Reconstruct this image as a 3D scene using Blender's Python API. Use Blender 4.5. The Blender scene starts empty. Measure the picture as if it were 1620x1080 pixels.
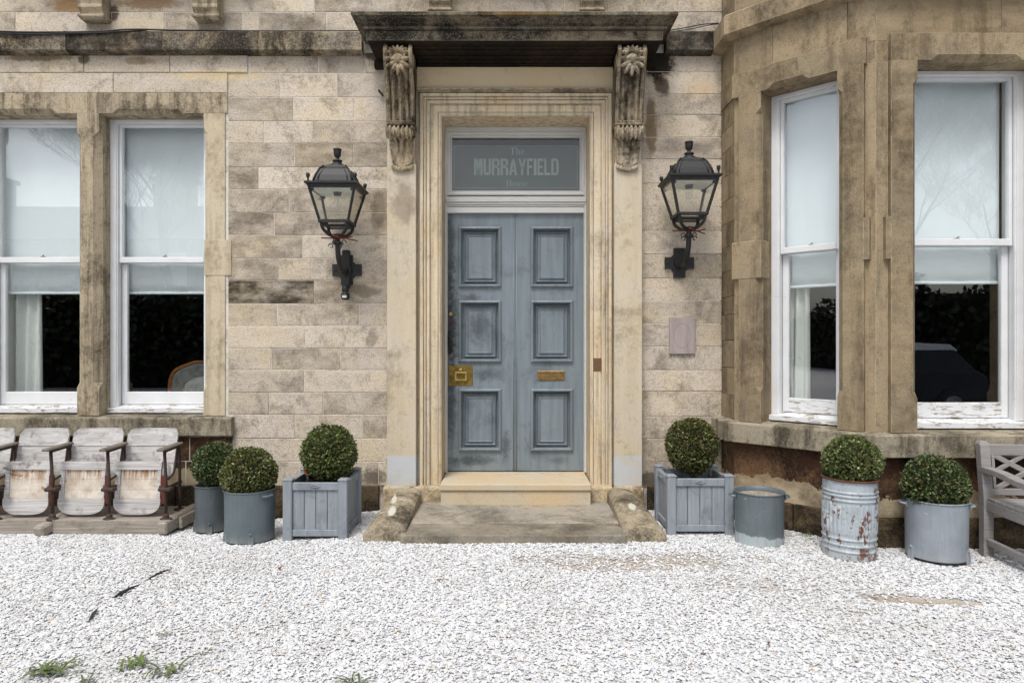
import bpy, bmesh, math, random
import numpy as np
from mathutils import Vector, Matrix, Euler, noise as mn

random.seed(7); RNG = np.random.default_rng(7)
S = bpy.context.scene
COL = S.collection
PI = math.pi
CZ, CD, FPX = 1.52, 6.0, 1080.0          # eye height, camera distance to the wall, focal length in photo pixels

# ------------------------------------------------------------------ camera
cd = bpy.data.cameras.new("camera"); cam = bpy.data.objects.new("camera", cd); COL.objects.link(cam)
cd.sensor_width = 36.0; cd.sensor_fit = 'HORIZONTAL'; cd.lens = 24.0
cd.clip_start = 0.05; cd.clip_end = 500
cam.location = (0, -CD, CZ); cam.rotation_euler = (math.radians(90), 0, 0)
S.camera = cam
# ------------------------------------------------------------------ sky, sun, exposure
SUN_EL, SUN_AZ = 58.0, 200.0              # azimuth measured from +Y towards +X
w = bpy.data.worlds.new("World"); S.world = w; w.use_nodes = True
wn = w.node_tree; wn.nodes.clear()
sky = wn.nodes.new("ShaderNodeTexSky"); sky.sky_type = 'NISHITA'; sky.sun_disc = False
sky.sun_elevation = math.radians(SUN_EL); sky.sun_rotation = math.radians(SUN_AZ)
sky.air_density = 1.0; sky.dust_density = 4.0; sky.ozone_density = 1.0
hs = wn.nodes.new("ShaderNodeHueSaturation"); hs.inputs['Saturation'].default_value = 0.48
bg = wn.nodes.new("ShaderNodeBackground"); bg.inputs['Strength'].default_value = 0.125
wo = wn.nodes.new("ShaderNodeOutputWorld")
wn.links.new(sky.outputs[0], hs.inputs['Color']); wn.links.new(hs.outputs[0], bg.inputs[0]); wn.links.new(bg.outputs[0], wo.inputs[0])
sl = bpy.data.lights.new("sun", 'SUN'); sl.energy = 1.2; sl.angle = math.radians(18); sl.color = (1.0, 0.985, 0.96)
so = bpy.data.objects.new("sun", sl); COL.objects.link(so); so.location = (0, -8, 12)
_d = Vector((math.sin(math.radians(SUN_AZ))*math.cos(math.radians(SUN_EL)), math.cos(math.radians(SUN_AZ))*math.cos(math.radians(SUN_EL)), math.sin(math.radians(SUN_EL))))
so.rotation_euler = _d.to_track_quat('Z', 'Y').to_euler()
S.view_settings.view_transform = 'Standard'; S.view_settings.look = 'None'
S.view_settings.gamma = 1.0; S.view_settings.exposure = 0.60

# ------------------------------------------------------------------ node helpers
def srgb(r, g, b):
    f = lambda c: (c/255/12.92) if c/255 <= 0.04045 else ((c/255+0.055)/1.055)**2.4
    return (f(r), f(g), f(b))
class NT:
    def __init__(s, name):
        s.m = bpy.data.materials.new(name); s.m.use_nodes = True; s.t = s.m.node_tree; s.t.nodes.clear()
        s.out = s.t.nodes.new("ShaderNodeOutputMaterial"); s.b = s.t.nodes.new("ShaderNodeBsdfPrincipled")
        s.t.links.new(s.b.outputs[0], s.out.inputs[0])
        s.tc = s.t.nodes.new("ShaderNodeTexCoord"); s.obj = s.tc.outputs['Object']
    def L(s, a, b): s.t.links.new(a, b)
    def put(s, sock, v):
        if isinstance(v, bpy.types.NodeSocket): s.L(v, sock)
        elif isinstance(v, (tuple, list)): sock.default_value = (*v, 1.0) if (len(v) == 3 and sock.type == 'RGBA') else v
        else: sock.default_value = v
    def map(s, scale=(1, 1, 1), loc=(0, 0, 0), rot=(0, 0, 0), vec=None):
        n = s.t.nodes.new("ShaderNodeMapping"); s.put(n.inputs[0], vec or s.obj)
        n.inputs['Scale'].default_value = scale; n.inputs['Location'].default_value = loc; n.inputs['Rotation'].default_value = rot
        return n.outputs[0]
    def noise(s, scale, detail=4, rough=.55, dist=0, vec=None):
        n = s.t.nodes.new("ShaderNodeTexNoise"); s.put(n.inputs['Vector'], vec or s.obj)
        n.inputs['Scale'].default_value = scale; n.inputs['Detail'].default_value = detail
        n.inputs['Roughness'].default_value = rough; n.inputs['Distortion'].default_value = dist
        return n.outputs[0]
    def vor(s, scale, vec=None, feat='F1', rand=1.0):
        n = s.t.nodes.new("ShaderNodeTexVoronoi"); s.put(n.inputs['Vector'], vec or s.obj); n.feature = feat
        n.inputs['Scale'].default_value = scale; n.inputs['Randomness'].default_value = rand
        return n.outputs[0]
    def ramp(s, f, stops):
        n = s.t.nodes.new("ShaderNodeValToRGB"); s.put(n.inputs[0], f); e = n.color_ramp.elements
        while len(e) < len(stops): e.new(0.5)
        for k, (p, c) in enumerate(stops):
            e[k].position = p; e[k].color = (c, c, c, 1) if not isinstance(c, (tuple, list)) else (*c, 1)
        return n.outputs[0]
    def mix(s, f, a, b, mode='MIX'):
        n = s.t.nodes.new("ShaderNodeMix"); n.data_type = 'RGBA'; n.blend_type = mode; n.clamp_factor = True
        s.put(n.inputs[0], f); s.put(n.inputs[6], a); s.put(n.inputs[7], b)
        return n.outputs[2]
    def math(s, op, a, b=0.0, clamp=False):
        n = s.t.nodes.new("ShaderNodeMath"); n.operation = op; n.use_clamp = clamp
        s.put(n.inputs[0], a); s.put(n.inputs[1], b); return n.outputs[0]
    def attr(s, name='Col'):
        n = s.t.nodes.new("ShaderNodeAttribute"); n.attribute_name = name; return n.outputs[0]
    def bump(s, h, strength=.5, dist=.01, nrm=None):
        n = s.t.nodes.new("ShaderNodeBump"); n.inputs['Strength'].default_value = strength; n.inputs['Distance'].default_value = dist
        s.put(n.inputs['Height'], h)
        if nrm is not None: s.L(nrm, n.inputs['Normal'])
        return n.outputs[0]
    def blob(s, x, z, rx, rz, wob=.5, nscale=7, soft=.25):
        """an irregular stain of its own shape at a place on the wall: 1 inside, 0 outside"""
        v = s.map(scale=(1/rx, 0, 1/rz), loc=(-x/rx, 0, -z/rz))
        n = s.t.nodes.new("ShaderNodeVectorMath"); n.operation = 'LENGTH'; s.L(v, n.inputs[0])
        d = s.math('ADD', n.outputs['Value'], s.math('MULTIPLY', s.math('SUBTRACT', s.noise(nscale, 10, .74), .5), wob*3.4))
        return s.ramp(d, [(max(0, .75-soft), 1.0), (.75+soft*.3, 0.0)])
    def done(s, color=None, rough=None, nrm=None, metal=None, spec=None):
        if color is not None: s.put(s.b.inputs['Base Color'], color)
        if rough is not None: s.put(s.b.inputs['Roughness'], rough)
        if nrm is not None: s.L(nrm, s.b.inputs['Normal'])
        if metal is not None: s.put(s.b.inputs['Metallic'], metal)
        if spec is not None: s.b.inputs['Specular IOR Level'].default_value = spec
        return s.m

def stone(name, base, dark, warm, blot=(.48, .66), bs=1.3, blot_amt=.8, streak=0.0, sscale=(11, 11, .7), speck=.35, gs=75, bump=.6,
          col=False, stains=(), pale=None, pale_amt=.0, seed=0.0, pock=0.0, edge=0.0, low=None):
    n = NT(name)
    if col:                                               # every stone gets its own stretch of the texture
        o_ = n.t.nodes.new("ShaderNodeVectorMath"); o_.operation = 'MULTIPLY_ADD'; n.L(n.attr(), o_.inputs[0]); o_.inputs[1].default_value = (57, 43, 71); n.L(n.obj, o_.inputs[2])
        wobj, n.obj = n.obj, o_.outputs[0]
    v = n.map(loc=(seed, seed*.7, seed*1.3))
    c = n.mix(n.ramp(n.noise(2.1, 4, vec=v), [(.38, 0), (.66, 1)]), base, warm)
    fine = n.math('MULTIPLY', n.math('SUBTRACT', n.noise(24, 9, .78, vec=n.map(scale=(1, 1, .7), loc=(seed, 2, 1))), .5), .42)
    mid_ = (blot[0]+blot[1])/2; hw_ = min(.06, (blot[1]-blot[0])/2)
    f = n.math('MULTIPLY', n.ramp(n.math('ADD', n.noise(bs, 9, .68, .5, vec=v), fine), [(mid_-hw_-.02, 0), (mid_+hw_+.04, 1)]), blot_amt)
    f2 = n.math('MULTIPLY', n.ramp(n.math('ADD', n.noise(bs*5, 8, .7, vec=v), fine), [(.56, 0), (.68, 1)]), blot_amt*.6)
    c = n.mix(n.math('MAXIMUM', f, f2), c, dark)
    if streak:
        sv = n.map(scale=sscale, loc=(seed, 0, 0))
        c = n.mix(n.math('MULTIPLY', n.ramp(n.math('ADD', n.noise(1.0, 8, .68, .3, vec=sv), n.math('MULTIPLY', fine, .7)), [(.47, 0), (.64, 1)]), streak), c, dark)
    if pale is not None:
        c = n.mix(n.math('MULTIPLY', n.ramp(n.noise(3.1, 9, .7, vec=n.map(loc=(5+seed, 3, 9))), [(.60, 0), (.66, 1)]), pale_amt), c, pale)
    g = n.noise(gs, 3, .6)
    gf = n.math('SUBTRACT', g, n.math('MULTIPLY', f, .14))
    c = n.mix(n.ramp(gf, [(.34, speck), (.52, 0)]), c, tuple(x*.35 for x in dark))
    c = n.mix(n.ramp(n.noise(gs*.9, 2, vec=n.map(loc=(3, 7, 1))), [(.55, 0), (.72, speck*.7)]), c, tuple(min(.75, x*1.45) for x in base))
    if col:
        a_ = n.attr(); lum = n.t.nodes.new("ShaderNodeRGBToBW"); n.L(a_, lum.inputs[0])
        dk = n.math('MULTIPLY', n.math('SUBTRACT', 1.0, lum.outputs[0]), n.ramp(n.noise(7, 6, .65, vec=n.map(scale=(.6, 1, 1.3))), [(.35, .2), (.62, 1.9)]))
        c = n.mix(dk, c, tuple(x*.55 for x in dark)); c = n.mix(.35, c, n.mix(1.0, c, a_, 'MULTIPLY'))
    if low is not None:                                   # washed patch up to a height of its own
        sx = n.t.nodes.new("ShaderNodeSeparateXYZ"); n.L(n.obj, sx.inputs[0])
        hg = n.math('ADD', sx.outputs[2], n.math('MULTIPLY', n.math('SUBTRACT', n.noise(5, 7, .65), .5), low[3] if len(low) > 3 else .03))
        m_ = n.math('MULTIPLY', n.ramp(hg, [(low[0], 1), (low[0]+.006, 0)]), n.ramp(n.noise(5, 6, .6), [(.36, .35), (.55, low[2])]))
        c = n.mix(m_, c, low[1])
    if edge:                                              # arrises worn pale
        bv = n.t.nodes.new("ShaderNodeBevel"); bv.samples = 4; bv.inputs[0].default_value = .007
        ge = n.t.nodes.new("ShaderNodeNewGeometry"); dt = n.t.nodes.new("ShaderNodeVectorMath"); dt.operation = 'DOT_PRODUCT'
        n.L(bv.outputs[0], dt.inputs[0]); n.L(ge.outputs['True Normal'], dt.inputs[1])
        e_ = n.math('MULTIPLY', n.ramp(dt.outputs['Value'], [(.93, 1), (.995, 0)]), n.ramp(n.noise(9, 6, .7), [(.4, 0), (.55, 1)]))
        c = n.mix(n.math('MULTIPLY', e_, edge), c, tuple(min(.7, x*1.5+.04) for x in base))
    if col: n.obj = wobj
    for (x, z, rx, rz, colr, amt) in stains:
        c = n.mix(n.math('MULTIPLY', n.blob(x, z, rx, rz), amt), c, colr)
    h = n.math('ADD', n.math('MULTIPLY', g, 1.0), n.math('MULTIPLY', n.noise(14, 5), 1.3))
    if pock: h = n.math('SUBTRACT', h, n.math('MULTIPLY', n.ramp(n.vor(gs*.5), [(.0, 1), (.35, 0)]), pock))
    return n.done(c, n.ramp(n.noise(20, 3), [(.3, .82), (.7, .97)]), n.bump(h, bump, .006), spec=.25)

def X(u, d=CD): return (u-810)*d/FPX
def Z(v, d=CD): return CZ+(540-v)*d/FPX

TAN = srgb(211, 196, 170); TAN2 = srgb(214, 186, 140); PINK = srgb(210, 198, 183); GREYST = srgb(188, 180, 166)
SOOT = srgb(74, 64, 50); BROWN = srgb(128, 108, 80); DKBROWN = srgb(84, 66, 44)
M = {}
M['ashlar'] = stone('ashlar_stone', PINK, srgb(92, 80, 62), TAN, blot=(.50, .68), blot_amt=.55, bs=3.0, speck=.4, gs=105, bump=.8, col=True, pock=.6, stains=[
    (X(1042), Z(95), .19, .26, srgb(22, 18, 14), .97), (X(1048), Z(135), .10, .14, srgb(58, 40, 24), .8), (X(1030), Z(200), .07, .40, srgb(110, 92, 66), .8),
    (X(590), Z(80), .18, .14, srgb(48, 38, 28), .85), (X(600), Z(335), .10, .22, srgb(88, 76, 60), .6),
    (X(575), Z(460), .20, .08, srgb(100, 88, 72), .6), (X(590), Z(535), .08, .10, srgb(105, 92, 72), .5), 
    (X(60), Z(92), .45, .05, srgb(96, 78, 52), .7), (X(135), Z(95), .08, .06, srgb(70, 56, 38), .8), (X(220), Z(98), .22, .05, srgb(120, 98, 68), .6),
    (X(180), Z(25), .07, .10, srgb(60, 40, 30), .85), (X(115), Z(10), .30, .09, srgb(150, 112, 60), .7), (X(240), Z(6), .35, .08, srgb(130, 98, 54), .7),
    (X(590), Z(755), .15, .12, srgb(92, 84, 72), .8), (X(420), Z(735), .12, .05, srgb(140, 118, 84), .6), (X(1030), Z(760), .15, .12, srgb(84, 74, 60), .85),
    (X(1105), Z(235), .17, .07, srgb(120, 112, 100), .6), (X(1110), Z(140), .20, .12, srgb(206, 172, 118), .3), (X(1048), Z(640), .16, .12, srgb(226, 212, 190), .5),
    (X(1095), Z(660), .2, .03, srgb(112, 98, 78), .5), (X(350), Z(120), .6, .07, srgb(214, 190, 140), .45)])
M['mortar'] = stone('lime_mortar', srgb(212, 208, 198), srgb(88, 74, 56), srgb(214, 208, 196), blot=(.52, .66), bs=2.5, speck=.2)
M['frieze'] = stone('frieze_sandstone', srgb(226, 208, 174), srgb(120, 100, 72), srgb(224, 202, 164), blot=(.55, .78), blot_amt=.4, speck=.15, bump=.2, gs=150, seed=33)
M['dressed'] = stone('dressed_sandstone', srgb(192, 178, 152), srgb(92, 78, 58), srgb(198, 186, 162), blot=(.50, .74), blot_amt=.55, streak=.35, speck=.2, bump=.25, gs=140, seed=3)
M['pilaster'] = stone('pilaster_sandstone', srgb(200, 189, 170), srgb(122, 108, 86), srgb(198, 184, 156), blot=(.47, .72), blot_amt=.6, bs=1.7, streak=.15, speck=.12, bump=.2, gs=160, seed=2,
    low=(.535, srgb(188, 192, 194), .95), edge=.3, stains=[(X(640, 5.88), Z(320, 5.88), .16, .25, srgb(120, 108, 92), .5)])
M['architrave'] = stone('architrave_sandstone', srgb(212, 198, 172), srgb(96, 78, 52), srgb(208, 188, 154), blot=(.50, .74), blot_amt=.6, streak=.5, sscale=(20, 20, .8), speck=.2, edge=.6, bump=.2, gs=150, seed=5)
M['surround'] = stone('window_surround_sandstone', srgb(170, 157, 133), srgb(52, 42, 30), srgb(180, 166, 140), blot=(.49, .66), blot_amt=.7, bs=2.2, streak=.65, sscale=(13, 13, .9), speck=.35, edge=.5, bump=.45, gs=100, seed=7)
M['bay'] = stone('bay_sandstone', srgb(156, 142, 117), srgb(66, 54, 39), srgb(166, 148, 118), blot=(.50, .68), blot_amt=.6, bs=1.5, streak=.55, edge=.7, sscale=(5, 5, .5), speck=.3, bump=.35, gs=120, col=True, seed=9)
M['sooty'] = stone('soot_blackened_sandstone', srgb(150, 140, 124), srgb(36, 31, 26), srgb(166, 148, 118), blot=(.44, .58), blot_amt=.9, bs=1.9, streak=.75, sscale=(6, 6, 1.6), speck=.5, bump=.6, gs=90, col=True, seed=11, pale=srgb(206, 200, 188), pale_amt=.5)
M['hood'] = stone('hood_sandstone', srgb(132, 125, 110), srgb(36, 31, 25), srgb(122, 106, 80), blot=(.38, .58), blot_amt=.9, bs=2.6, streak=.6, sscale=(5, 5, 1.4), speck=.7, edge=.6, bump=.6, gs=100, seed=13,
    stains=[(X(830, 5.5), Z(26, 5.5), .45, .022, srgb(128, 98, 30), .45)])
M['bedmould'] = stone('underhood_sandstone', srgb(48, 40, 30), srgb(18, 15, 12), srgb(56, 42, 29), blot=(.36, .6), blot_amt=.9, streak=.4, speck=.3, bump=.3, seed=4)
M['carving'] = stone('carved_leaf_stone', srgb(196, 183, 160), srgb(44, 36, 27), srgb(178, 158, 126), blot=(.48, .62), blot_amt=.85, bs=5, streak=.5, sscale=(24, 24, 2), speck=.3, bump=.4, gs=160, seed=41)
M['console'] = stone('carved_console_stone', srgb(158, 144, 120), srgb(30, 24, 18), srgb(140, 120, 92), blot=(.40, .58), blot_amt=.9, bs=4.0, streak=.95, edge=.7, sscale=(24, 24, 1.5), speck=.3, bump=.4, gs=160, seed=17)
M['sill'] = stone('mossy_sill_stone', srgb(158, 149, 130), srgb(58, 51, 40), srgb(164, 154, 132), blot=(.45, .66), blot_amt=.7, bs=2.3, streak=.75, sscale=(9, 9, 2.2), speck=.35, bump=.45, gs=100, seed=19)
M['apron'] = stone('stained_apron_stone', srgb(112, 86, 64), srgb(40, 30, 23), srgb(124, 92, 62), blot=(.40, .62), blot_amt=.85, bs=1.7, streak=.2, speck=.45, bump=.8, gs=60, seed=21, pale=srgb(208, 188, 154), pale_amt=.8,
    low=(.40, srgb(196, 180, 150), .85, .42), stains=[(2.5, .6, .4, .10, srgb(84, 56, 42), .8)])
M['plinth'] = stone('damp_plinth_stone', srgb(86, 74, 58), srgb(30, 26, 20), srgb(104, 88, 64), blot=(.38, .60), blot_amt=.9, bs=3, speck=.5, bump=.9, gs=50, seed=23, pale=srgb(150, 136, 112), pale_amt=.45)
M['step'] = stone('worn_step_stone', srgb(158, 153, 142), srgb(84, 78, 64), srgb(166, 156, 140), blot=(.46, .64), blot_amt=.7, bs=2.4, col=True, speck=.3, bump=.3, gs=120, seed=25, pale=srgb(202, 198, 188), pale_amt=.35)
M['topstep'] = stone('buff_step_stone', srgb(192, 182, 162), srgb(146, 130, 104), srgb(200, 178, 142), blot=(.52, .74), blot_amt=.6, bs=1.6, streak=.0, speck=.12, bump=.35, gs=90, seed=27)
M['cheek'] = stone('lichened_cheek_stone', srgb(150, 140, 120), srgb(58, 52, 42), srgb(166, 154, 130), blot=(.42, .64), blot_amt=.85, bs=3.2, speck=.45, bump=.8, gs=70, seed=29, pale=srgb(214, 208, 196), pale_amt=.8,
    stains=[(-.93, .205, .045, .02, srgb(206, 202, 190), .9), (-.96, .235, .04, .014, srgb(206, 202, 190), .9), (.945, .22, .04, .014, srgb(200, 196, 184), .9)])
M['basestone'] = stone('rough_base_stone', srgb(182, 168, 142), srgb(92, 80, 62), srgb(196, 176, 140), blot=(.46, .66), blot_amt=.75, bs=4, speck=.35, bump=.9, gs=55, seed=31)

def paint_white(name, peel, col=(.72, .735, .75)):
    n = NT(name)
    v = n.map(scale=(3, 3, 22)); p = n.noise(3.2, 9, .68, .6, vec=v)
    lo = .70-.16*peel
    f = n.ramp(p, [(lo, 0), (lo+.03, 1)])
    c = n.mix(n.ramp(n.noise(6, 5), [(.35, 0), (.8, .35)]), col, (.50, .49, .45))
    c = n.mix(f, c, n.mix(n.noise(30, 4), (.16, .13, .09), (.45, .40, .32)))
    h = n.math('ADD', n.math('MULTIPLY', f, -1.2), n.math('MULTIPLY', n.noise(40, 4), .4))
    return n.done(c, n.math('ADD', n.math('MULTIPLY', f, .4), .42), n.bump(h, .5, .003))
M['white'] = paint_white('white_gloss_paint', .25)
M['peel'] = paint_white('peeling_white_paint', .95)
M['whitedoor'] = paint_white('door_frame_white_paint', .1, (.60, .60, .585))
M['ironwood'] = stone('bare_timber_edge', srgb(132, 84, 44), srgb(60, 38, 20), srgb(150, 100, 54))

def glass(name='window_glass', refl=.10, tint=(.97, .985, .98, 1)):
    n = NT(name); n.t.nodes.remove(n.b)
    tr = n.t.nodes.new("ShaderNodeBsdfTransparent"); tr.inputs[0].default_value = tint
    gl = n.t.nodes.new("ShaderNodeBsdfGlossy"); gl.inputs['Roughness'].default_value = 0.0; gl.inputs[0].default_value = (1, 1, 1, 1)
    lw = n.t.nodes.new("ShaderNodeLayerWeight"); lw.inputs[0].default_value = .5
    wv = n.bump(n.noise(1.6, 1), .05, .004); n.L(wv, gl.inputs['Normal'])
    f = n.math('ADD', n.math('MULTIPLY', n.math('POWER', lw.outputs['Facing'], 5.0), .9), refl)
    mx = n.t.nodes.new("ShaderNodeMixShader"); n.L(f, mx.inputs[0]); n.L(tr.outputs[0], mx.inputs[1]); n.L(gl.outputs[0], mx.inputs[2])
    n.L(mx.outputs[0], n.out.inputs[0]); return n.m
M['glass'] = glass()
def simple(name, col, rough=.5, metal=0, var=.15, scale=20, bump=.1, spec=.5, dark=None, bd=.003):
    n = NT(name); c = n.mix(n.ramp(n.noise(scale, 5, .6), [(.35, 0), (.7, 1)]), col, dark or tuple(x*(1-var*2) for x in col))
    return n.done(c, rough, n.bump(n.noise(scale*3, 4), bump, bd), metal, spec)
M['blind'] = simple('roller_blind_cloth', (.80, .85, .88), .8, scale=6, var=.02, bump=.02)
M['curtain'] = simple('curtain_cloth', (.74, .76, .73), .9, scale=8, var=.03, bump=.02)
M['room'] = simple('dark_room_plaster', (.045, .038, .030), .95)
M['iron'] = simple('black_iron_paint', (.012, .0125, .0125), .55, var=.2, bump=.25, scale=30)
M['rustbar'] = simple('rusted_bar', srgb(116, 46, 28), .8)
M['capwhite'] = simple('lantern_white_enamel', (.72, .75, .68), .4)
M['bulb'] = simple('bulb_glass', (.85, .80, .70), .1)
M['bulbbase'] = simple('bulb_cap', (.45, .25, .15), .4, metal=.6)
def brassm(name, c1, c2, rough=.38):
    n = NT(name); c = n.mix(n.ramp(n.noise(22, 7, .7), [(.4, 0), (.65, 1)]), c1, c2)
    return n.done(c, n.ramp(n.noise(30, 5), [(.3, rough-.1), (.7, rough+.2)]), n.bump(n.noise(80, 4), .15, .002), metal=.85)
M['brass'] = brassm('tarnished_brass', srgb(150, 126, 66), srgb(98, 84, 40))
M['brasslight'] = brassm('polished_brass', srgb(214, 190, 120), srgb(170, 144, 80), .3)
M['copper'] = brassm('letterbox_bronze', srgb(158, 130, 84), srgb(118, 96, 58))
M['steel'] = brassm('lock_steel', srgb(130, 126, 118), srgb(88, 84, 78))
def doorpaint():
    n = NT('blue_grey_door_paint')
    v = n.map(scale=(14, 14, 1.0))
    c = n.mix(n.ramp(n.noise(1.6, 6, .6, vec=v), [(.35, 0), (.7, 1)]), srgb(126, 137, 143), srgb(108, 119, 126))
    f = n.ramp(n.math('ADD', n.noise(2.6, 8, .68, .5), n.math('MULTIPLY', n.math('SUBTRACT', n.noise(60, 6, .75, vec=n.map(scale=(1, 1, .4))), .5), .3)), [(.52, 0), (.66, .55)])
    c = n.mix(f, c, srgb(78, 88, 93))
    for (u, vv, rx, rz, a) in [(757, 515, .15, .22, .6), (712, 520, .11, .75, .95), (712, 400, .06, .8, .7), (745, 728, .30, .07, .7), (800, 705, .06, .20, .55), (885, 728, .12, .05, .4), (770, 592, .16, .08, .5), (712, 640, .09, .55, .75), (745, 470, .12, .05, .6), (740, 640, .10, .10, .35)]:
        c = n.mix(n.math('MULTIPLY', n.blob(X(u, 6.31), Z(vv, 6.31), rx, rz, .6, 16, .5), a), c, srgb(36, 42, 46))
    ch = n.ramp(n.noise(26, 6, .7), [(.74, 0), (.76, 1)]); c = n.mix(n.math('MULTIPLY', ch, .5), c, srgb(150, 128, 104))
    h = n.math('ADD', n.noise(1.0, 5, .6, vec=n.map(scale=(160, 160, 9))), n.noise(50, 4))
    return n.done(c, n.ramp(n.noise(9, 5), [(.3, .34), (.7, .52)]), n.bump(h, .28, .002))
M['door'] = doorpaint()
M['fanglass'] = glass('fanlight_glass', .035)
M['frost'] = simple('frosted_fanlight', srgb(70, 77, 74), .6, scale=5, var=.12, bump=.04)
M['etch'] = simple('etched_lettering', srgb(138, 148, 144), .6, scale=60, var=.1)
M['etchdim'] = simple('etched_lettering_faint', srgb(126, 136, 132), .6, scale=60, var=.12)
M['slate'] = None
def slate():
    n = NT('plaque_slate')
    c = n.mix(n.ramp(n.noise(1.5, 6, vec=n.map(scale=(14, 14, 1.5))), [(.35, 0), (.7, 1)]), srgb(164, 152, 148), srgb(138, 126, 122))
    v = n.map(scale=(1/.075, 0, 1/.112), loc=(-X(1078)/.075, 0, -Z(531)/.112))
    l = n.t.nodes.new("ShaderNodeVectorMath"); l.operation = 'LENGTH'; n.L(v, l.inputs[0])
    ring = n.ramp(l.outputs['Value'], [(.93, 0), (.965, 1), (1.0, 0)])
    c = n.mix(n.math('MULTIPLY', ring, .8), c, srgb(112, 100, 96))
    vs = n.map(scale=(60, 60, 5)); ch = n.ramp(n.noise(1.0, 3, vec=vs), [(.70, 0), (.73, 1)]); c = n.mix(n.math('MULTIPLY', ch, .4), c, srgb(200, 190, 186))
    return n.done(c, .6, n.bump(n.math('SUBTRACT', n.noise(30, 4), ring), .4, .002))
M['slate'] = slate()
def potpaint(name, base, under, chips, amount=.62, rust=False, low=None):
    n = NT(name)
    c = n.mix(n.ramp(n.noise(5, 6, .6), [(.35, 0), (.75, 1)]), base, tuple(x*.72 for x in base))
    f = n.ramp(n.noise(5.5, 8, .62, .4), [(amount, 0), (amount+.02, 1)]); 
    c = n.mix(n.math('MULTIPLY', f, chips), c, under)
    if low is not None:
        sx = n.t.nodes.new("ShaderNodeSeparateXYZ"); n.L(n.obj, sx.inputs[0])
        hgt = n.math('ADD', sx.outputs[2], n.math('MULTIPLY', n.noise(9, 6, vec=n.map(scale=(1, 1, .5))), low[1]))
        c = n.mix(n.ramp(hgt, [(low[0], 1), (low[0]+.01, 0)]), c, under)
    if rust:
        v = n.map(scale=(1, 1, .55)); r = n.noise(19, 10, .72, vec=v)
        sx = n.t.nodes.new("ShaderNodeSeparateXYZ"); n.L(n.obj, sx.inputs[0])
        r = n.math('SUBTRACT', r, n.math('MULTIPLY', sx.outputs[2], .16))
        c = n.mix(n.ramp(r, [(.505, 0), (.53, 1)]), c, n.mix(n.noise(60, 4), srgb(58, 30, 20), srgb(124, 66, 36)))
        c = n.mix(n.ramp(n.noise(40, 8, .7), [(.60, 0), (.64, .6)]), c, srgb(134, 92, 62))
    c = n.mix(n.ramp(n.noise(1.0, 7, .65, vec=n.map(scale=(34, 34, 2.2))), [(.50, 0), (.72, .45)]), c, tuple(x*.5 for x in base))
    c = n.mix(n.ramp(n.noise(60, 6, .7), [(.64, 0), (.68, .7)]), c, under)
    c = n.mix(n.ramp(n.noise(34, 9, .75, 1.5, vec=n.map(loc=(2, 5, 1))), [(.63, 0), (.66, .6)]), c, tuple(x*.4 for x in base))
    sz_ = n.t.nodes.new("ShaderNodeSeparateXYZ"); n.L(n.obj, sz_.inputs[0])
    dust = n.ramp(n.math('ADD', sz_.outputs[2], n.math('MULTIPLY', n.noise(12, 6), .12)), [(.07, .55), (.16, 0)])
    c = n.mix(n.math('MULTIPLY', dust, n.noise(30, 5)), c, srgb(176, 174, 168))
    return n.done(c, n.ramp(n.noise(14, 4), [(.3, .36), (.7, .62)]), n.bump(n.math('ADD', n.noise(9, 4), n.math('MULTIPLY', n.noise(70, 5), .25)), .4, .006))
M['pot_dark'] = potpaint('dark_grey_pot_paint', srgb(82, 90, 94), srgb(138, 142, 142), .35, .66)
M['pot_mid'] = potpaint('mid_grey_pot_paint', srgb(98, 110, 114), srgb(142, 150, 150), .35, .68)
M['pot_light'] = potpaint('light_grey_pot_paint', srgb(146, 154, 162), srgb(176, 192, 198), .7, .66)
M['pot_peel'] = potpaint('peeling_pot_paint', srgb(100, 110, 114), srgb(160, 174, 178), .9, .66, low=(.13, .13))
M['galv'] = potpaint('galvanised_rusty_steel', srgb(172, 182, 188), srgb(204, 212, 214), .6, .56, rust=True)
M['rust'] = simple('rust_rim', srgb(96, 52, 38), .85, dark=srgb(60, 34, 24))
M['planter'] = None
def woodgrey(name, c1, c2, c3, axis='z', wear=.5, g=22):
    n = NT(name); sc = {'z': (g, g, 1.2), 'x': (1.2, g, g), 'y': (g, 1.2, g)}[axis]
    v = n.map(scale=sc)
    c = n.mix(n.ramp(n.noise(1.6, 8, .65, 1.2, vec=v), [(.35, 0), (.68, 1)]), c1, c2)
    c = n.mix(n.math('MULTIPLY', n.ramp(n.noise(5, 8, .7, .5), [(.55, 0), (.68, 1)]), wear), c, c3)
    h = n.noise(2.2, 7, .65, .8, vec=v)
    return n.done(c, .78, n.bump(h, .5, .004), spec=.3)
M['planter'] = woodgrey('planter_grey_paint', srgb(146, 152, 158), srgb(124, 131, 138), srgb(92, 97, 101), 'z', .6)
M['bench'] = woodgrey('bench_grey_timber', srgb(150, 147, 145), srgb(126, 122, 120), srgb(104, 98, 94), 'x', .3)
M['seatwood'] = woodgrey('silvered_seat_timber', srgb(204, 202, 200), srgb(152, 149, 145), srgb(72, 66, 60), 'x', .8, 30)
M['armwood'] = woodgrey('weathered_arm_timber', srgb(128, 120, 110), srgb(92, 84, 74), srgb(66, 58, 50), 'y', .5, 30)
M['basewood'] = woodgrey('weathered_base_timber', srgb(168, 160, 150), srgb(124, 116, 104), srgb(84, 74, 62), 'x', .6, 30)
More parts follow.
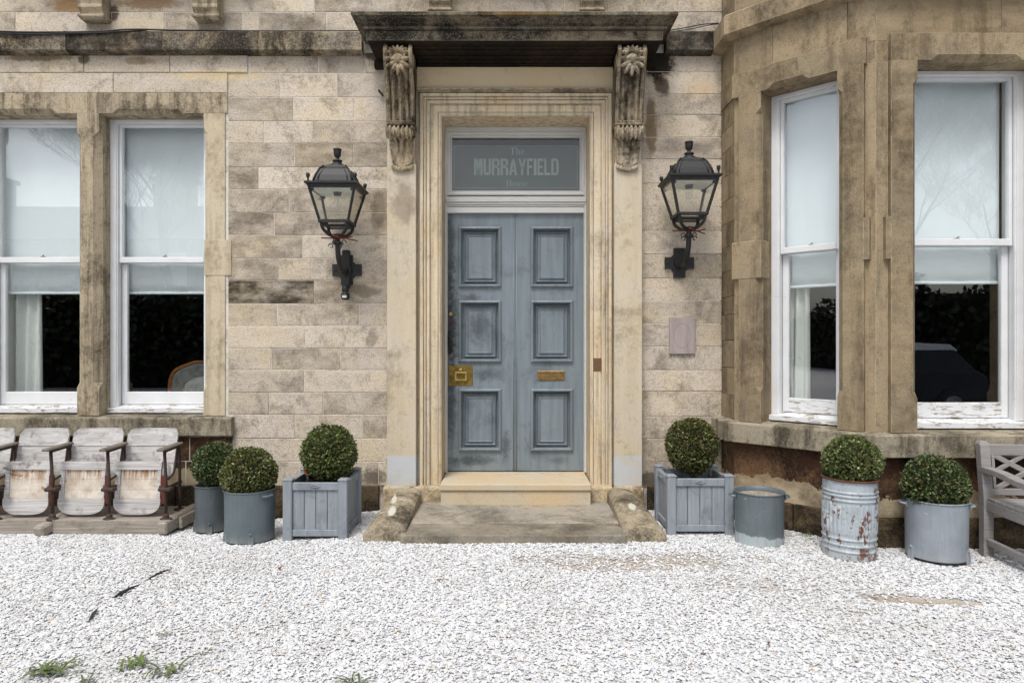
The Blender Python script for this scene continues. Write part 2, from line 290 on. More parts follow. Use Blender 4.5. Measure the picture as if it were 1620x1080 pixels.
def veneer():
    n = NT('stained_seat_veneer')
    v = n.map(scale=(60, 60, 3)); st = n.ramp(n.noise(1.0, 6, vec=v), [(.42, 0), (.62, 1)])
    sx = n.t.nodes.new("ShaderNodeSeparateXYZ"); n.L(n.obj, sx.inputs[0])
    up = n.ramp(sx.outputs[2], [(.36, 0), (.47, 1)])
    c = n.mix(n.ramp(n.noise(9, 7, .7), [(.4, 0), (.7, 1)]), srgb(212, 204, 192), srgb(172, 154, 132))
    c = n.mix(n.math('MULTIPLY', st, up), c, srgb(140, 98, 56))
    c = n.mix(n.ramp(n.noise(5.5, 8, .7, .6), [(.60, 0), (.66, 1)]), c, srgb(128, 78, 36))
    c = n.mix(n.ramp(n.noise(7.5, 9, .7, .6, vec=n.map(loc=(4, 2, 8))), [(.66, 0), (.69, 1)]), c, srgb(74, 36, 18))
    return n.done(c, .7, n.bump(n.noise(40, 5), .3, .002))
M['veneer'] = veneer()
M['ironrust'] = simple('rusty_seat_iron', srgb(70, 48, 40), .75, scale=30, dark=srgb(44, 34, 30), bump=.4)
M['redrust'] = simple('red_rusted_hinge', srgb(108, 46, 30), .8, scale=40, dark=srgb(66, 34, 26), bump=.4)
M['soil'] = simple('dark_soil', srgb(64, 44, 32), .95, scale=60, dark=srgb(30, 20, 14), bump=1, bd=.02)
M['drygrit'] = simple('dry_grit', srgb(190, 180, 168), .95, scale=40, dark=srgb(140, 122, 104), bump=1, bd=.02)
M['cable'] = simple('black_cable', (.012, .012, .012), .6)
M['plastic'] = simple('black_plastic_edging', (.02, .022, .024), .45)
M['terracotta'] = simple('terracotta', srgb(128, 76, 54), .85)
def leafm(name, rough=.42):
    n = NT(name); c = n.attr()
    n.done(c, rough, spec=.45)
    n.b.inputs['Subsurface Weight'].default_value = 0.0
    return n.m
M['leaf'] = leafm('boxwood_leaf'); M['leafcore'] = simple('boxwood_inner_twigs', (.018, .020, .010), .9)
M['stem'] = simple('bark', srgb(84, 68, 50), .9)
M['weed'] = leafm('weed_leaf', .5); M['deadleaf'] = simple('dead_leaf', srgb(112, 62, 36), .8, scale=60)
def pebm():
    n = NT('marble_chip'); c = n.mix(n.ramp(n.noise(45, 4), [(.4, 0), (.75, .35)]), n.attr(), (.52, .515, .505))
    return n.done(c, .72, n.bump(n.noise(120, 3), .3, .002), spec=.35)
M['pebble'] = pebm()
def groundm():
    n = NT('sandy_grit_ground')
    c = n.mix(n.ramp(n.noise(3, 8, .7), [(.4, 0), (.65, 1)]), srgb(188, 178, 166), srgb(164, 152, 138))
    vo = n.t.nodes.new("ShaderNodeTexVoronoi"); vo.inputs['Scale'].default_value = 75; n.L(n.obj, vo.inputs['Vector'])
    c = n.mix(n.attr(), n.ramp(vo.outputs['Color'], [(0, srgb(196, 195, 194)), (1, srgb(226, 226, 226))]), c)
    return n.done(c, .95, n.bump(n.math('ADD', vo.outputs['Distance'], n.noise(90, 4)), .8, .012), spec=.2)
M['ground'] = groundm()

# ------------------------------------------------------------------ mesh builder
class MB:
    def __init__(s, mtx=None): s.v = []; s.f = []; s.m = []; s.c = []; s.s = []; s.M = mtx; s.mi = 0; s.col = (1, 1, 1); s.sm = False
    def add(s, verts, faces, mi=None, col=None, smooth=None):
        o = len(s.v)
        for p in verts:
            p = Vector(p)
            if s.M is not None: p = s.M @ p
            s.v.append(tuple(p)); s.c.append(col or s.col)
        for f in faces:
            s.f.append(tuple(o+i for i in f)); s.m.append(s.mi if mi is None else mi); s.s.append(s.sm if smooth is None else smooth)
        return s
    def box(s, x0, x1, y0, y1, z0, z1, bev=0.0, **k):
        if bev <= 0:
            return s.add([(x0, y0, z0), (x1, y0, z0), (x1, y1, z0), (x0, y1, z0), (x0, y0, z1), (x1, y0, z1), (x1, y1, z1), (x0, y1, z1)],
                [(0, 3, 2, 1), (4, 5, 6, 7), (0, 1, 5, 4), (1, 2, 6, 5), (2, 3, 7, 6), (3, 0, 4, 7)], **k)
        bm = bmesh.new(); bmesh.ops.create_cube(bm, size=1.0)
        for v in bm.verts: v.co = Vector(((x0+x1)/2+v.co.x*(x1-x0), (y0+y1)/2+v.co.y*(y1-y0), (z0+z1)/2+v.co.z*(z1-z0)))
        bmesh.ops.bevel(bm, geom=bm.edges[:], offset=min(bev, .45*min(x1-x0, y1-y0, z1-z0)), segments=1, affect='EDGES')
        bm.verts.ensure_lookup_table(); s.add([v.co[:] for v in bm.verts], [[v.index for v in f.verts] for f in bm.faces], **k); bm.free(); return s
    def obox(s, a, b, w, h, up=(0, 0, 1), bev=0.0, **k):
        """a bar from a to b, w wide sideways, h thick along up"""
        a = Vector(a); b = Vector(b); d = (b-a); L = d.length; d.normalize(); up = Vector(up)
        side = d.cross(up).normalized(); up2 = side.cross(d).normalized()
        R = Matrix((side, d, up2)).transposed().to_4x4(); R.translation = a
        t = MB(R); t.box(-w/2, w/2, 0, L, -h/2, h/2, bev=bev); return s.add(t.v, t.f, **k)
    def loft(s, rings, closed=True, cap=True, **k):
        n = len(rings[0]); vs = [p for r in rings for p in r]; fs = []
        for i in range(len(rings)-1):
            for j in range(n if closed else n-1):
                a = i*n+j; b = i*n+(j+1) % n; fs.append((a, b, b+n, a+n))
        if cap and closed: fs.append(tuple(range(n))[::-1]); fs.append(tuple((len(rings)-1)*n+j for j in range(n)))
        return s.add(vs, fs, **k)
    def prism(s, poly, y0, y1, **k):
        return s.loft([[(x, y0, z) for x, z in poly], [(x, y1, z) for x, z in poly]], **k)
    def lathe(s, prof, c=(0, 0, 0), seg=28, **k):
        k.setdefault('smooth', True)
        rings = [[(c[0]+r*math.cos(2*PI*j/seg), c[1]+r*math.sin(2*PI*j/seg), c[2]+z) for j in range(seg)] for r, z in prof]
        return s.loft(rings, cap=False, **k)
    def tube(s, pts, r, seg=8, **k):
        k.setdefault('smooth', True)
        pts = [Vector(p) for p in pts]; rings = []; prev = None
        for i, p in enumerate(pts):
            d = (pts[min(i+1, len(pts)-1)]-pts[max(i-1, 0)]).normalized()
            u = (prev - d*prev.dot(d)) if prev is not None else d.orthogonal()
            u.normalize(); prev = u; v = d.cross(u); rr = r[i] if isinstance(r, (list, tuple)) else r
            rings.append([p+(u*math.cos(2*PI*j/seg)+v*math.sin(2*PI*j/seg))*rr for j in range(seg)])
        return s.loft(rings, **k)
    def ell(s, c, r, rot=(0, 0, 0), seg=10, rows=7, **k):
        k.setdefault('smooth', True)
        R = Euler(rot).to_matrix(); rings = []
        for i in range(rows+1):
            t = PI*i/rows; rr = max(.02, math.sin(t))
            rings.append([Vector(c)+R@Vector((r[0]*rr*math.cos(2*PI*j/seg), r[1]*rr*math.sin(2*PI*j/seg), -r[2]*math.cos(t))) for j in range(seg)])
        return s.loft(rings, **k)
    def frame(s, x0, x1, z0, z1, prof, portal=False, **k):
        """mitred moulding round a rectangle; prof = [(inset, y)...]; portal leaves the bottom open (jambs run down square)"""
        rings = []
        for (i, y) in prof:
            b = z0 if portal else z0+i
            rings.append([(x0+i, y, b), (x0+i, y, z1-i), (x1-i, y, z1-i), (x1-i, y, b)])
        return s.loft(rings, closed=not portal, cap=False, **k)

def bez(ps, n=12):
    """smooth curve through points (Catmull-Rom)"""
    ps = [Vector(p) for p in ps]; out = []
    for i in range(len(ps)-1):
        p0, p1, p2, p3 = ps[max(i-1, 0)], ps[i], ps[i+1], ps[min(i+2, len(ps)-1)]
        for j in range(n):
            t = j/n; out.append(.5*((2*p1)+(p2-p0)*t+(2*p0-5*p1+4*p2-p3)*t*t+(3*p1-p0-3*p2+p3)*t*t*t))
    out.append(ps[-1]); return out

def thing(name, label, cat, loc=(0, 0, 0), rotz=0, group=None):
    o = bpy.data.objects.new(name, None); COL.objects.link(o); o.location = loc; o.rotation_euler = (0, 0, rotz); o.empty_display_size = .1
    o['label'] = label; o['category'] = cat
    if group: o['group'] = group
    return o
def tag(o, label=None, cat=None, group=None, kind=None):
    if label: o['label'] = label
    if cat: o['category'] = cat
    if group: o['group'] = group
    if kind: o['kind'] = kind
    return o
def obj(name, mb, mat, parent=None, label=None, loc=None, world=True, fix=True, smoothang=None):
    me = bpy.data.meshes.new(name)
    vs = mb.v
    if parent is not None and world:
        root = parent; off = Vector((0, 0, 0))
        while root is not None: off += root.location; root = root.parent
        # meshes given in world coordinates: move them under their parent's own origin
        vs = [tuple(Vector(p)-off) for p in vs]
    me.from_pydata(vs, [], mb.f)
    me.polygons.foreach_set('material_index', mb.m); me.polygons.foreach_set('use_smooth', mb.s)
    a = me.attributes.new('Col', 'FLOAT_COLOR', 'POINT')
    a.data.foreach_set('color', np.array([(*c, 1.0) for c in mb.c], dtype=np.float32).ravel())
    if fix:
        bm = bmesh.new(); bm.from_mesh(me); bmesh.ops.recalc_face_normals(bm, faces=bm.faces[:]); bm.to_mesh(me); bm.free()
    me.update()
    o = bpy.data.objects.new(name, me); COL.objects.link(o)
    for mm in (mat if isinstance(mat, (list, tuple)) else [mat]): me.materials.append(mm)
    if loc is not None: o.location = loc
    if parent is not None: o.parent = parent
    if label: o['label'] = label
    return o
def bevel(o, wdt=.004, seg=2):
    b = o.modifiers.new('bevel', 'BEVEL'); b.width = wdt; b.segments = seg; b.limit_method = 'ANGLE'; b.angle_limit = math.radians(40); return o
def roughen(o, size=.012, strength=.006, voxel=None):
    r = o.modifiers.new('remesh', 'REMESH'); r.mode = 'VOXEL'; r.voxel_size = voxel or size; r.use_smooth_shade = True
    t = bpy.data.textures.new('stone_clouds', 'CLOUDS'); t.noise_scale = .06; t.noise_depth = 3
    d = o.modifiers.new('worn', 'DISPLACE'); d.texture = t; d.texture_coords = 'OBJECT' if False else 'LOCAL'; d.strength = strength; d.mid_level = .5
    return o

# ------------------------------------------------------------------ ground height
def sstep(t): t = max(0., min(1., t)); return t*t*(3-2*t)
def gz(x, y):
    left = sstep((-.9-x)/1.2)*sstep((y+1.6)/1.6)
    return .05-.075*left+.012*mn.noise(Vector((x*.9, y*.9, 3.3)))
# ================================================================== HOUSE
house = thing('stone_house', 'old buff sandstone house with grey double door, sash windows and a canted bay', 'house')

# ---------- ashlar wall
def tint_for(x, z):
    t = random.uniform(.84, 1.05)*(random.choice((1, 1, 1, .86))); h = random.uniform(-.03, .03)
    return (t*(1+h*.4), t, t*(1-h))
DARKB = {(385, 283): .66, (395, 352): .66, (560, 245): .72, (505, 245): .72, (540, 210): .84, (430, 390): .74, (400, 425): .72, (440, 460): .50, (560, 460): .78, (520, 425): .84,
         (560, 425): .8, (400, 500): .86, (530, 497): .84, (1080, 235): .8, (600, 320): .8, (595, 360): .78}
def block(mb, u0, u1, v0, v1, x0=None, x1=None, g=.0028, proud=0.0):
    a = X(u0)+g if x0 is None else x0+g; b = X(u1)-g if x1 is None else x1-g
    zt, zb = Z(v0)-g, Z(v1)+g
    if b-a < .02: return
    t = tint_for(a, zb)
    for (uu, vv), k in DARKB.items():
        if X(uu) > a and X(uu) < b and Z(vv) < zt and Z(vv) > zb: t = tuple(c*k for c in (1.0, .96, .90)); break
    y = -.004-random.uniform(0, .004)-proud; e = .003
    rng = [(a, .03, zb), (b, .03, zb), (b, .03, zt), (a, .03, zt)]
    r1 = [(a, y+e, zb), (b, y+e, zb), (b, y+e, zt), (a, y+e, zt)]
    r2 = [(a+e, y, zb+e), (b-e, y, zb+e), (b-e, y, zt-e), (a+e, y, zt-e)]
    mb.loft([rng, r1, r2], col=t)
def rand_joints(u0, u1, lo=70, hi=150):
    out = []; u = u0+random.uniform(lo, hi)
    while u < u1-45: out.append(u); u += random.uniform(lo, hi)
    return out
wall = MB()
VL = [116, 154.5, 192, 227.5, 264.5, 299.5, 336.5, 372, 408.5, 443.7, 480.5, 515.5, 550.5, 585, 620.5, 655.5, 693, 730, 768]
JL = [[443, 533], [464, 560], [418, 496], [466, 558.5], [409.5], [457], [434], [479], [441, 492], [497], [439, 569], [482.5], [429, 538], [481], [425.5, 511.5], [466.5, 574], [], [446, 599]]
for i in range(len(VL)-1):
    us = [361 if i < 15 else 369]+JL[i]+[613]
    for a, b in zip(us, us[1:]): block(wall, a, b, VL[i], VL[i+1])
VR = [84, 114, 149.4, 182, 217.5, 252.5, 290.6, 327.5, 365.6, 402, 440, 476, 512, 548, 585, 618.5, 659, 693, 730, 771]
JR = {6: [], 12: [], 16: [1130], 17: [1075], 15: []}
for i in range(len(VR)-1):
    us = [1014]+JR.get(i, [])+[1142]
    for a, b in zip(us, us[1:]): block(wall, a, b, VR[i], VR[i+1])
# courses above the left window and up to the hood
us = [-330, -180, -60, 134, 270, 393]
for a, b in zip(us, us[1:]): block(wall, a, b, 84, 116, proud=.01)
for a, b in zip([396, 504, 577], [504, 577, 660]): block(wall, a, b, 84, 116)
for a, b in zip([-330, -100, 360.5-180], [-100, 180.5, 361]): block(wall, a, b, 116, 148, proud=.008)
# above the string course
rows = [(20, 51), (-22, 20), (-60, -22), (-98, -60), (-136, -98), (-176, -136), (-214, -176), (-252, -214)]
js = {0: [25, 177, 262, 383, 411, 517, 560], 1: [-50, 155, 343, 497, 590, 838, 893, 960]}
for i, (v0, v1) in enumerate(rows):
    jj = ([-330] + js[i] + [700, 860, 1000, 1142] if i == 0 else [-330]+js[i]+[1142]) if i in js else [-330]+rand_joints(-330, 1142)+[1142]
    for a, b in zip(jj, jj[1:]): block(wall, a, b, v0, v1)
# beyond the frame on the left
for v0, v1 in zip(VL, VL[1:]):
    us = [-330]+rand_joints(-330, -78)+[-78]
    for a, b in zip(us, us[1:]): block(wall, a, b, v0, v1)
# backing masonry, its face is the mortar
wall.mi = 1
def back(x0, x1, z0, z1, y0=-.0015, y1=.32): wall.box(x0, x1, y0, y1, z0, z1)
ZS0, ZS1 = .872, 3.52            # window opening: sill top and lintel soffit
back(-6.4, -4.78, -.3, 5.9); back(-2.66, -.80, -.3, 5.9); back(.85, 1.83, -.3, 5.9)
back(-4.78, -2.66, -.3, ZS0-.03); back(-4.78, -2.66, ZS1+.10, 5.9); back(-.80, .85, 3.60, 5.9)
back(-.80, .85, -.3, .12, y1=.42)
back(1.83, 4.84, 4.0, 5.9, y0=.05)
o_wall = obj('wall', wall, [M['ashlar'], M['mortar']], house)

# ---------- apron under the left window and plinths
ap = MB()
for (v0, v1) in ((690, 729), (729, 768)):
    us = [-330, -200, -70, 30, 120, 215, 300, 369] if v0 == 690 else [-330, -150, -20, 70, 170, 294, 369]
    for a, b in zip(us, us[1:]): block(ap, a, b, v0, v1, proud=-.002)
obj('apron', ap, M['apron'], house, label='rust-stained masonry below the left window sill')
pl = MB()
PZ = .262
def pblocks(M4, x0, x1, z1, mb, y=-.035):
    mb.M = M4; x = x0
    while x < x1-.05:
        w_ = min(random.uniform(.35, .6), x1-x)
        if x1-(x+w_) < .15: w_ = x1-x
        t = random.uniform(.8, 1.1)
        mb.box(x+.004, x+w_-.004, y-random.uniform(0, .008), .02, -.3, z1-.006*random.random(), bev=.006, col=(t, t, t)); x += w_
pblocks(None, -6.4, -1.16, PZ, pl); obj('plinth', pl, M['plinth'], house)
pl = MB(); pblocks(None, 1.18, 1.80, PZ, pl); obj('plinth', pl, M['plinth'], house)

# ---------- plan of the bay; each facet has its own frame (x along the face, y into the building)
A = [(1.845, 0.0), (1.845, -.34), (2.609, -1.104), (4.06, -1.104), (4.824, -.34), (4.824, 0.0)]
def facet(i):
    a = Vector((*A[i], 0)); b = Vector((*A[i+1], 0)); d = (b-a); L = d.length; d.normalize()
    inward = Vector((-d.y, d.x, 0))
    R = Matrix((d, inward, Vector((0, 0, 1)))).transposed().to_4x4(); R.translation = a
    return R, L
def offset_path(o):
    """bay outline pushed outwards by o"""
    pts = [Vector((*p, 0)) for p in A]; res = []
    for i, p in enumerate(pts):
        ns = []
        if i > 0: d = (pts[i]-pts[i-1]).normalized(); ns.append(Vector((d.y, -d.x, 0)))
        if i < len(pts)-1: d = (pts[i+1]-pts[i]).normalized(); ns.append(Vector((d.y, -d.x, 0)))
        if len(ns) == 1: res.append(p+ns[0]*o)
        else:
            m = (ns[0]+ns[1]).normalized(); res.append(p+m*(o/m.dot(ns[0])))
    return res
def sweep(mb, prof, **k):
    """prof = closed list of (outward, z) carried round the bay"""
    rings = []
    paths = {o: offset_path(o) for o, _ in prof}
    for i in range(len(A)): rings.append([(paths[o][i].x, paths[o][i].y, z) for o, z in prof])
    mb.loft(rings, **k)

# ---------- string course
sc = MB()
zt, zb = 4.205, 4.03
prof = lambda p: [(-.0, zb-.01), (p-.03, zb), (p, zb+.012), (p, zt-.012), (p-.02, zt+.004), (0, zt+.02)]
def course(x0, x1, cuts):
    xs = [x0]+cuts+[x1]
    for a, b in zip(xs, xs[1:]):
        t = random.uniform(.75, 1.1)
        t = random.uniform(.55, 1.1)
        sc.loft([[(a+.002, -o, z) for o, z in prof(.095)], [(b-.002, -o, z) for o, z in prof(.095)]], col=(t, t, t))
course(-6.4, -1.30, [X(-150, 5.9), X(103, 5.9), X(256, 5.9), X(408, 5.9)]); obj('string_course', sc, M['sooty'], house)
sc = MB(); course(1.33, 1.75, []); obj('string_course', sc, M['sooty'], house)
bsc = MB(); sweep(bsc, [(0, zb-.01), (.07, zb), (.10, zb+.012), (.10, zt-.012), (.08, zt+.004), (0, zt+.02)])
obj('bay_string_course', bsc, M['bay'], house)

# ---------- corbels under the upper sills
for u0, u1, vb in ((122, 160, 27), (303, 343, 27), (678, 712, 17), (920, 955, 17)):
    c = MB(); d = 5.86
    x0, x1 = X(u0, d), X(u1, d); b = Z(vb, d)
    side = [(0, b), (-.10, b), (-.12, b+.012), (-.12, b+.035), (-.105, b+.04), (-.11, b+.06), (-.135, b+.09), (-.13, b+.12), (-.14, b+.15), (-.16, b+.2), (-.18, b+.26), (0, b+.26)]
    c.loft([[(x0, y, z) for y, z in side], [(x1, y, z) for y, z in side]]); c.box(x0-.012, x1+.012, -.125, 0, b+.015, b+.033)
    bevel(obj('corbel', c, M['surround'], house), .004)
us_ = MB(); us_.box(-4.2, -2.2, -.2, .02, 4.72, 4.84, bev=.01); obj('upper_sill', us_, M['sill'], house); us_ = MB(); us_.box(-.9, .95, -.2, .02, 4.75, 4.87, bev=.01)
obj('upper_sill', us_, M['sill'], house)

# ---------- stopped-chamfer piers and lintels (local frame)
def pier(mb, x0, x1, y0, y1, z0, z1, cl, cr, zs0, zs1, c=.035, **k):
    def ring(z, f):
        a = cl*f; b = cr*f; e = .002
        return [(x0, y1, z), (x0, y0+max(a, e), z), (x0+max(a, e), y0, z), (x1-max(b, e), y0, z), (x1, y0+max(b, e), z), (x1, y1, z)]
    mb.loft([ring(z0, 0), ring(zs0, 0), ring(zs0+.045, 1), ring(zs1-.045, 1), ring(zs1, 0), ring(z1, 0)], **k)
def lintel(mb, x0, x1, y0, y1, z0, z1, spans, c=.04, **k):
    def ring(x, f):
        e = max(.002, c*f); return [(x, y1, z0), (x, y1, z1), (x, y0, z1), (x, y0, z0+e), (x, y0+e, z0)]
    rs = [ring(x0, 0)]
    for a, b in spans: rs += [ring(a, 0), ring(a+.045, 1), ring(b-.045, 1), ring(b, 0)]
    rs.append(ring(x1, 0)); mb.loft(rs, **k)

# ---------- sash windows
def sash_window(label, mtx, x0, x1, peel, z0=ZS0, z1=ZS1, yf=.15):
    P = M['peel'] if peel else M['white']
    f = MB(mtx)
    f.box(x0, x0+.055, yf, yf+.16, z0+.06, z1-.002, bev=.003); f.box(x1-.055, x1, yf, yf+.16, z0+.06, z1-.002, bev=.003)
    f.box(x0+.055, x1-.055, yf, yf+.16, z1-.034, z1-.002, bev=.003)
    f.box(x0+.055, x0+.063, yf+.012, yf+.03, z0+.06, z1-.034); f.box(x1-.063, x1-.055, yf+.012, yf+.03, z0+.06, z1-.034)
    win = obj('window', f, M['white'], house, label=label)
    sl_ = MB(mtx); e = .0
    sl_.loft([[(x, yf-.045, z0+.012), (x, yf-.045, z0+.05), (x, yf+.10, z0+.072), (x, yf+.16, z0+.072), (x, yf+.16, z0+.012)] for x in (x0+.001, x1-.001)])
    obj('timber_sill', sl_, M['peel'], win)
    gx0, gx1 = x0+.088, x1-.088; zt_ = z1-.058; zm0, zm1 = 2.232, 2.283
    up = MB(mtx); y = yf+.035
    up.box(x0+.06, gx0, y, y+.04, zm0, z1-.034, bev=.003); up.box(gx1, x1-.06, y, y+.04, zm0, z1-.034, bev=.003)
    up.box(gx0, gx1, y, y+.04, zt_, z1-.035, bev=.003); up.box(gx0-.001, gx1+.001, y-.006, y+.04, zm0, zm1, bev=.004)
    obj('upper_sash', up, M['white'], win)
    lx0, lx1 = x0+.108, x1-.108; zb0, zb1 = z0+.074, z0+.189
    lo = MB(mtx); y2 = yf+.082
    lo.box(x0+.06, lx0, y2, y2+.04, zb0, zm0-.001, bev=.004); lo.box(lx1, x1-.06, y2, y2+.04, zb0, zm0-.001, bev=.004)
    lo.box(lx0, lx1, y2, y2+.04, zb0, zb1, bev=.004, mi=1 if peel else 0); lo.box(lx0, lx1, y2, y2+.042, zm0, zm1-.004)
    obj('lower_sash', lo, [M['white'], M['peel']], win)
    p = MB(mtx); p.box(gx0-.003, gx1+.003, y+.018, y+.022, zm1-.003, zt_+.003); obj('pane', p, M['glass'], win)
    p = MB(mtx); p.box(lx0-.003, lx1+.003, y2+.018, y2+.022, zb1-.003, zm0+.002); obj('pane', p, M['glass'], win)
    c = MB(mtx); xm = (x0+x1)/2; c.box(xm-.02, xm+.02, y2-.02, y2+.004, zm1-.003, zm1+.010, bev=.002); c.tube([(xm-.004, y2-.012, zm1+.008), (xm+.012, y2-.018, zm1+.022)], .005)
    obj('sash_catch', c, M['brass'], win)
    # stone-side timber stop, brown strip seen beside the frame
    return win
def blind(label, mtx, x0, x1, zbot=1.973, zt_=3.50):
    b = MB(mtx); n = 24
    rows = []
    for k, z in enumerate([zt_-(zt_-zbot)*i/10 for i in range(11)]):
        rows.append([(x0+(x1-x0)*i/n, .305+.004*math.sin(i*.55+z*1.5)+.003*math.sin(z*3), z) for i in range(n+1)])
    vs = rows+[[(x, y+.0015, z) for x, y, z in r] for r in rows[::-1]]
    rings = []
    for r in rows: rings.append(r+[(x, y+.0015, z) for x, y, z in r[::-1]])
    b.loft(rings, smooth=True)
    o = obj('roller_blind', b, M['blind']); tag(o, label, 'roller blind', 'white roller blinds half lowered')
    h = MB(mtx); h.box(x0-.004, x1+.004, .297, .315, zbot-.018, zbot+.006, bev=.006); obj('hem_bar', h, M['blind'], o)
    r = MB(mtx); r.box(x0-.02, x1+.02, .32, .37, zt_-.005, zt_+.05, bev=.01); obj('roller', r, M['blind'], o)
wx = [(-4.733, -3.817), (-3.622, -2.706)]
sash_window('sash window at the far left with a curtain behind its lower pane', None, *wx[0], False)
sash_window('sash window next to the lamp wall with a chair behind its lower pane', None, *wx[1], False)
blind('white blind in the leftmost sash window beside the curtain', None, wx[0][0]+.03, wx[0][1]-.03)
blind('white blind in the sash window above the armchair', None, wx[1][0]+.06, wx[1][1]-.03)

# ---------- left window surround
sw = MB()
lintel(sw, -5.1, X(360.5), -.014, .318, ZS1, Z(148), [(-4.60, X(92)), (X(179), X(291))])
obj('window_lintel', sw, M['surround'], house)
sm = MB()
pier(sm, X(123), X(158), -.012, .30, ZS0, ZS1-.001, .04, .055, .872+.24, ZS1-.16)
obj('window_mullion', sm, M['surround'], house)
sj = MB()
pier(sj, -2.706, X(357), -.012, .30, ZS0, ZS1-.001, .035, 0, .872+.22, ZS1-.13)
sj.box(X(324), X(367), -.016, .02, Z(436), Z(380), bev=.003)
obj('window_jamb', sj, M['dressed'], house); sj = MB()
pier(sj, -4.92, -4.733, -.012, .30, ZS0, ZS1-.001, 0, .035, .872+.22, ZS1-.13)
obj('window_jamb', sj, M['dressed'], house)
ss = MB()
ss.loft([[(x, .17, .872), (x, .02, .866), (x, -.068, .858), (x, -.075, .85), (x, -.075, .70), (x, .0, .70), (x, .17, .70)] for x in (-5.1, -4.2, -3.3, X(366, 5.93))])
bevel(obj('window_sill', ss, M['sill'], house), .006)

# ---------- interior rooms
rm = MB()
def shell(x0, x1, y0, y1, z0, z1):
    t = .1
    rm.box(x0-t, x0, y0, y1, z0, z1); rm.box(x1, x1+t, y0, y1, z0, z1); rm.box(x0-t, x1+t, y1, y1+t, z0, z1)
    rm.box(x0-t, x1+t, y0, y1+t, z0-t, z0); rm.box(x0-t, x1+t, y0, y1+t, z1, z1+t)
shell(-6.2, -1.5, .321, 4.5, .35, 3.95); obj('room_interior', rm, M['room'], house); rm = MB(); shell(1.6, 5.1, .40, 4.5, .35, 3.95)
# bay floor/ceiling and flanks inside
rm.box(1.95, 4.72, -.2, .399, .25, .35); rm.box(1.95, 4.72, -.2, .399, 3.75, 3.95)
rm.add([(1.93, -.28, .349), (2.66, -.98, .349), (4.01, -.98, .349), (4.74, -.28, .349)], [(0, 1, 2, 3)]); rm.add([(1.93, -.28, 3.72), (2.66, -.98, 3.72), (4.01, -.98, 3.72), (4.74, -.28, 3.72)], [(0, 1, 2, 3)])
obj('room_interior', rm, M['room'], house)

# ---------- bay masonry
bay = MB()
zL0, zL1 = ZS1+.013, 3.711        # lintel band
def tcol(): t = random.uniform(.80, 1.04); return (t, t*random.uniform(.97, 1.0), t*random.uniform(.92, .99))
for i in range(5):
    R, L = facet(i); bay.M = R
    top = 4.03
    if i in (0, 4):
        cz = [.26, .50, .70, .885, 1.10, 1.32, 1.54, 1.76, 1.98, 2.20, 2.40, 2.62, 2.82, 3.02, 3.22, 3.40, 3.55, 3.72, 4.03]
        cz = cz[3:]
        if i == 0:
            cz = [.872, 1.07, 1.30, 1.53, 1.75, 1.90, 2.12, 2.33, 2.53, 2.73, 2.94, 3.16, 3.34, 3.54, 3.71, 4.03]
        for a, b in zip(cz, cz[1:]): bay.box(0, L-.0, 0, .25, a+.003, b-.003, col=tcol())
    else:
        cuts = [0, L*.30, L*.82, L] if i == 1 else ([0, L*.62, L] if i == 2 else [0, L*.5, L])
        for a, b in zip(cuts, cuts[1:]): bay.box(a+.0025, b-.0025, 0, .16, zL1-.03, top, col=tcol())
    for a, b in zip([4.2, 4.42, 4.66, 4.9, 5.14, 5.4], [4.42, 4.66, 4.9, 5.14, 5.4, 5.7]): bay.box(.001, L-.001, .004, .16, a+.0015, b-.0015, col=tcol())
obj('bay_masonry', bay, M['bay'], house)
band = MB(); 
for i in (1, 2, 3):
    R, L = facet(i); band.M = R
    if i == 1: x0, x1, sp, ox = .0, L-.055, [(.30, .62)], .0
    elif i == 2: x0, x1, sp = .085, L-.085, [(.37, 1.02)]
    else: x0, x1, sp = .055, L, [(.45, .78)]
    lintel(band, x0, x1, -.045, .17, ZS1, zL1, sp, col=tcol())
    band.box(0 if i != 1 else .0, L, .002, .16, ZS1+.002, zL1+.03, col=tcol())
obj('bay_lintel', band, M['bay'], house)
# return part of the band
rb = MB(); R, L = facet(0); rb.M = R; rb.box(0, L+.012, -.012, .1, ZS1+.02, zL1, col=tcol()); obj('bay_band_return', rb, M['bay'], house)
pr = MB()
def bpier(i, x0, x1, cl, cr, bumpx=None):
    R, L = facet(i); pr.M = R
    c = tcol()
    pier(pr, x0, x1, -.045, .20, ZS0, ZS1-.001, cl, cr, ZS0+.24, ZS1-.13, col=c)
    if bumpx: pr.box(min(bumpx), max(bumpx), -.0455, .05, 2.11, 2.41, col=c)
L1 = facet(1)[1]; L2 = facet(2)[1]
bpier(1, .058, .244, 0, .045, None); bpier(1, .831, 1.012, .04, 0, (1.012, 1.05))
bpier(2, .085, .273, 0, .035, (.05, .085)); bpier(2, L2-.273, L2-.085, .035, 0, (L2-.085, L2-.05))
bpier(3, L1-1.012, L1-.831, 0, .04, (L1-1.05, L1-1.012)); bpier(3, L1-.244, L1-.058, .045, 0, None)
for i, segs in ((1, ((0, .07), (.98, L1))), (2, ((0, .12), (L2-.12, L2))), (3, ((0, .08), (L1-.07, L1)))):
    R, L = facet(i); pr.M = R
    for a, b in segs: pr.box(a, b, 0, .17, ZS0, ZS1+.002, col=tcol())
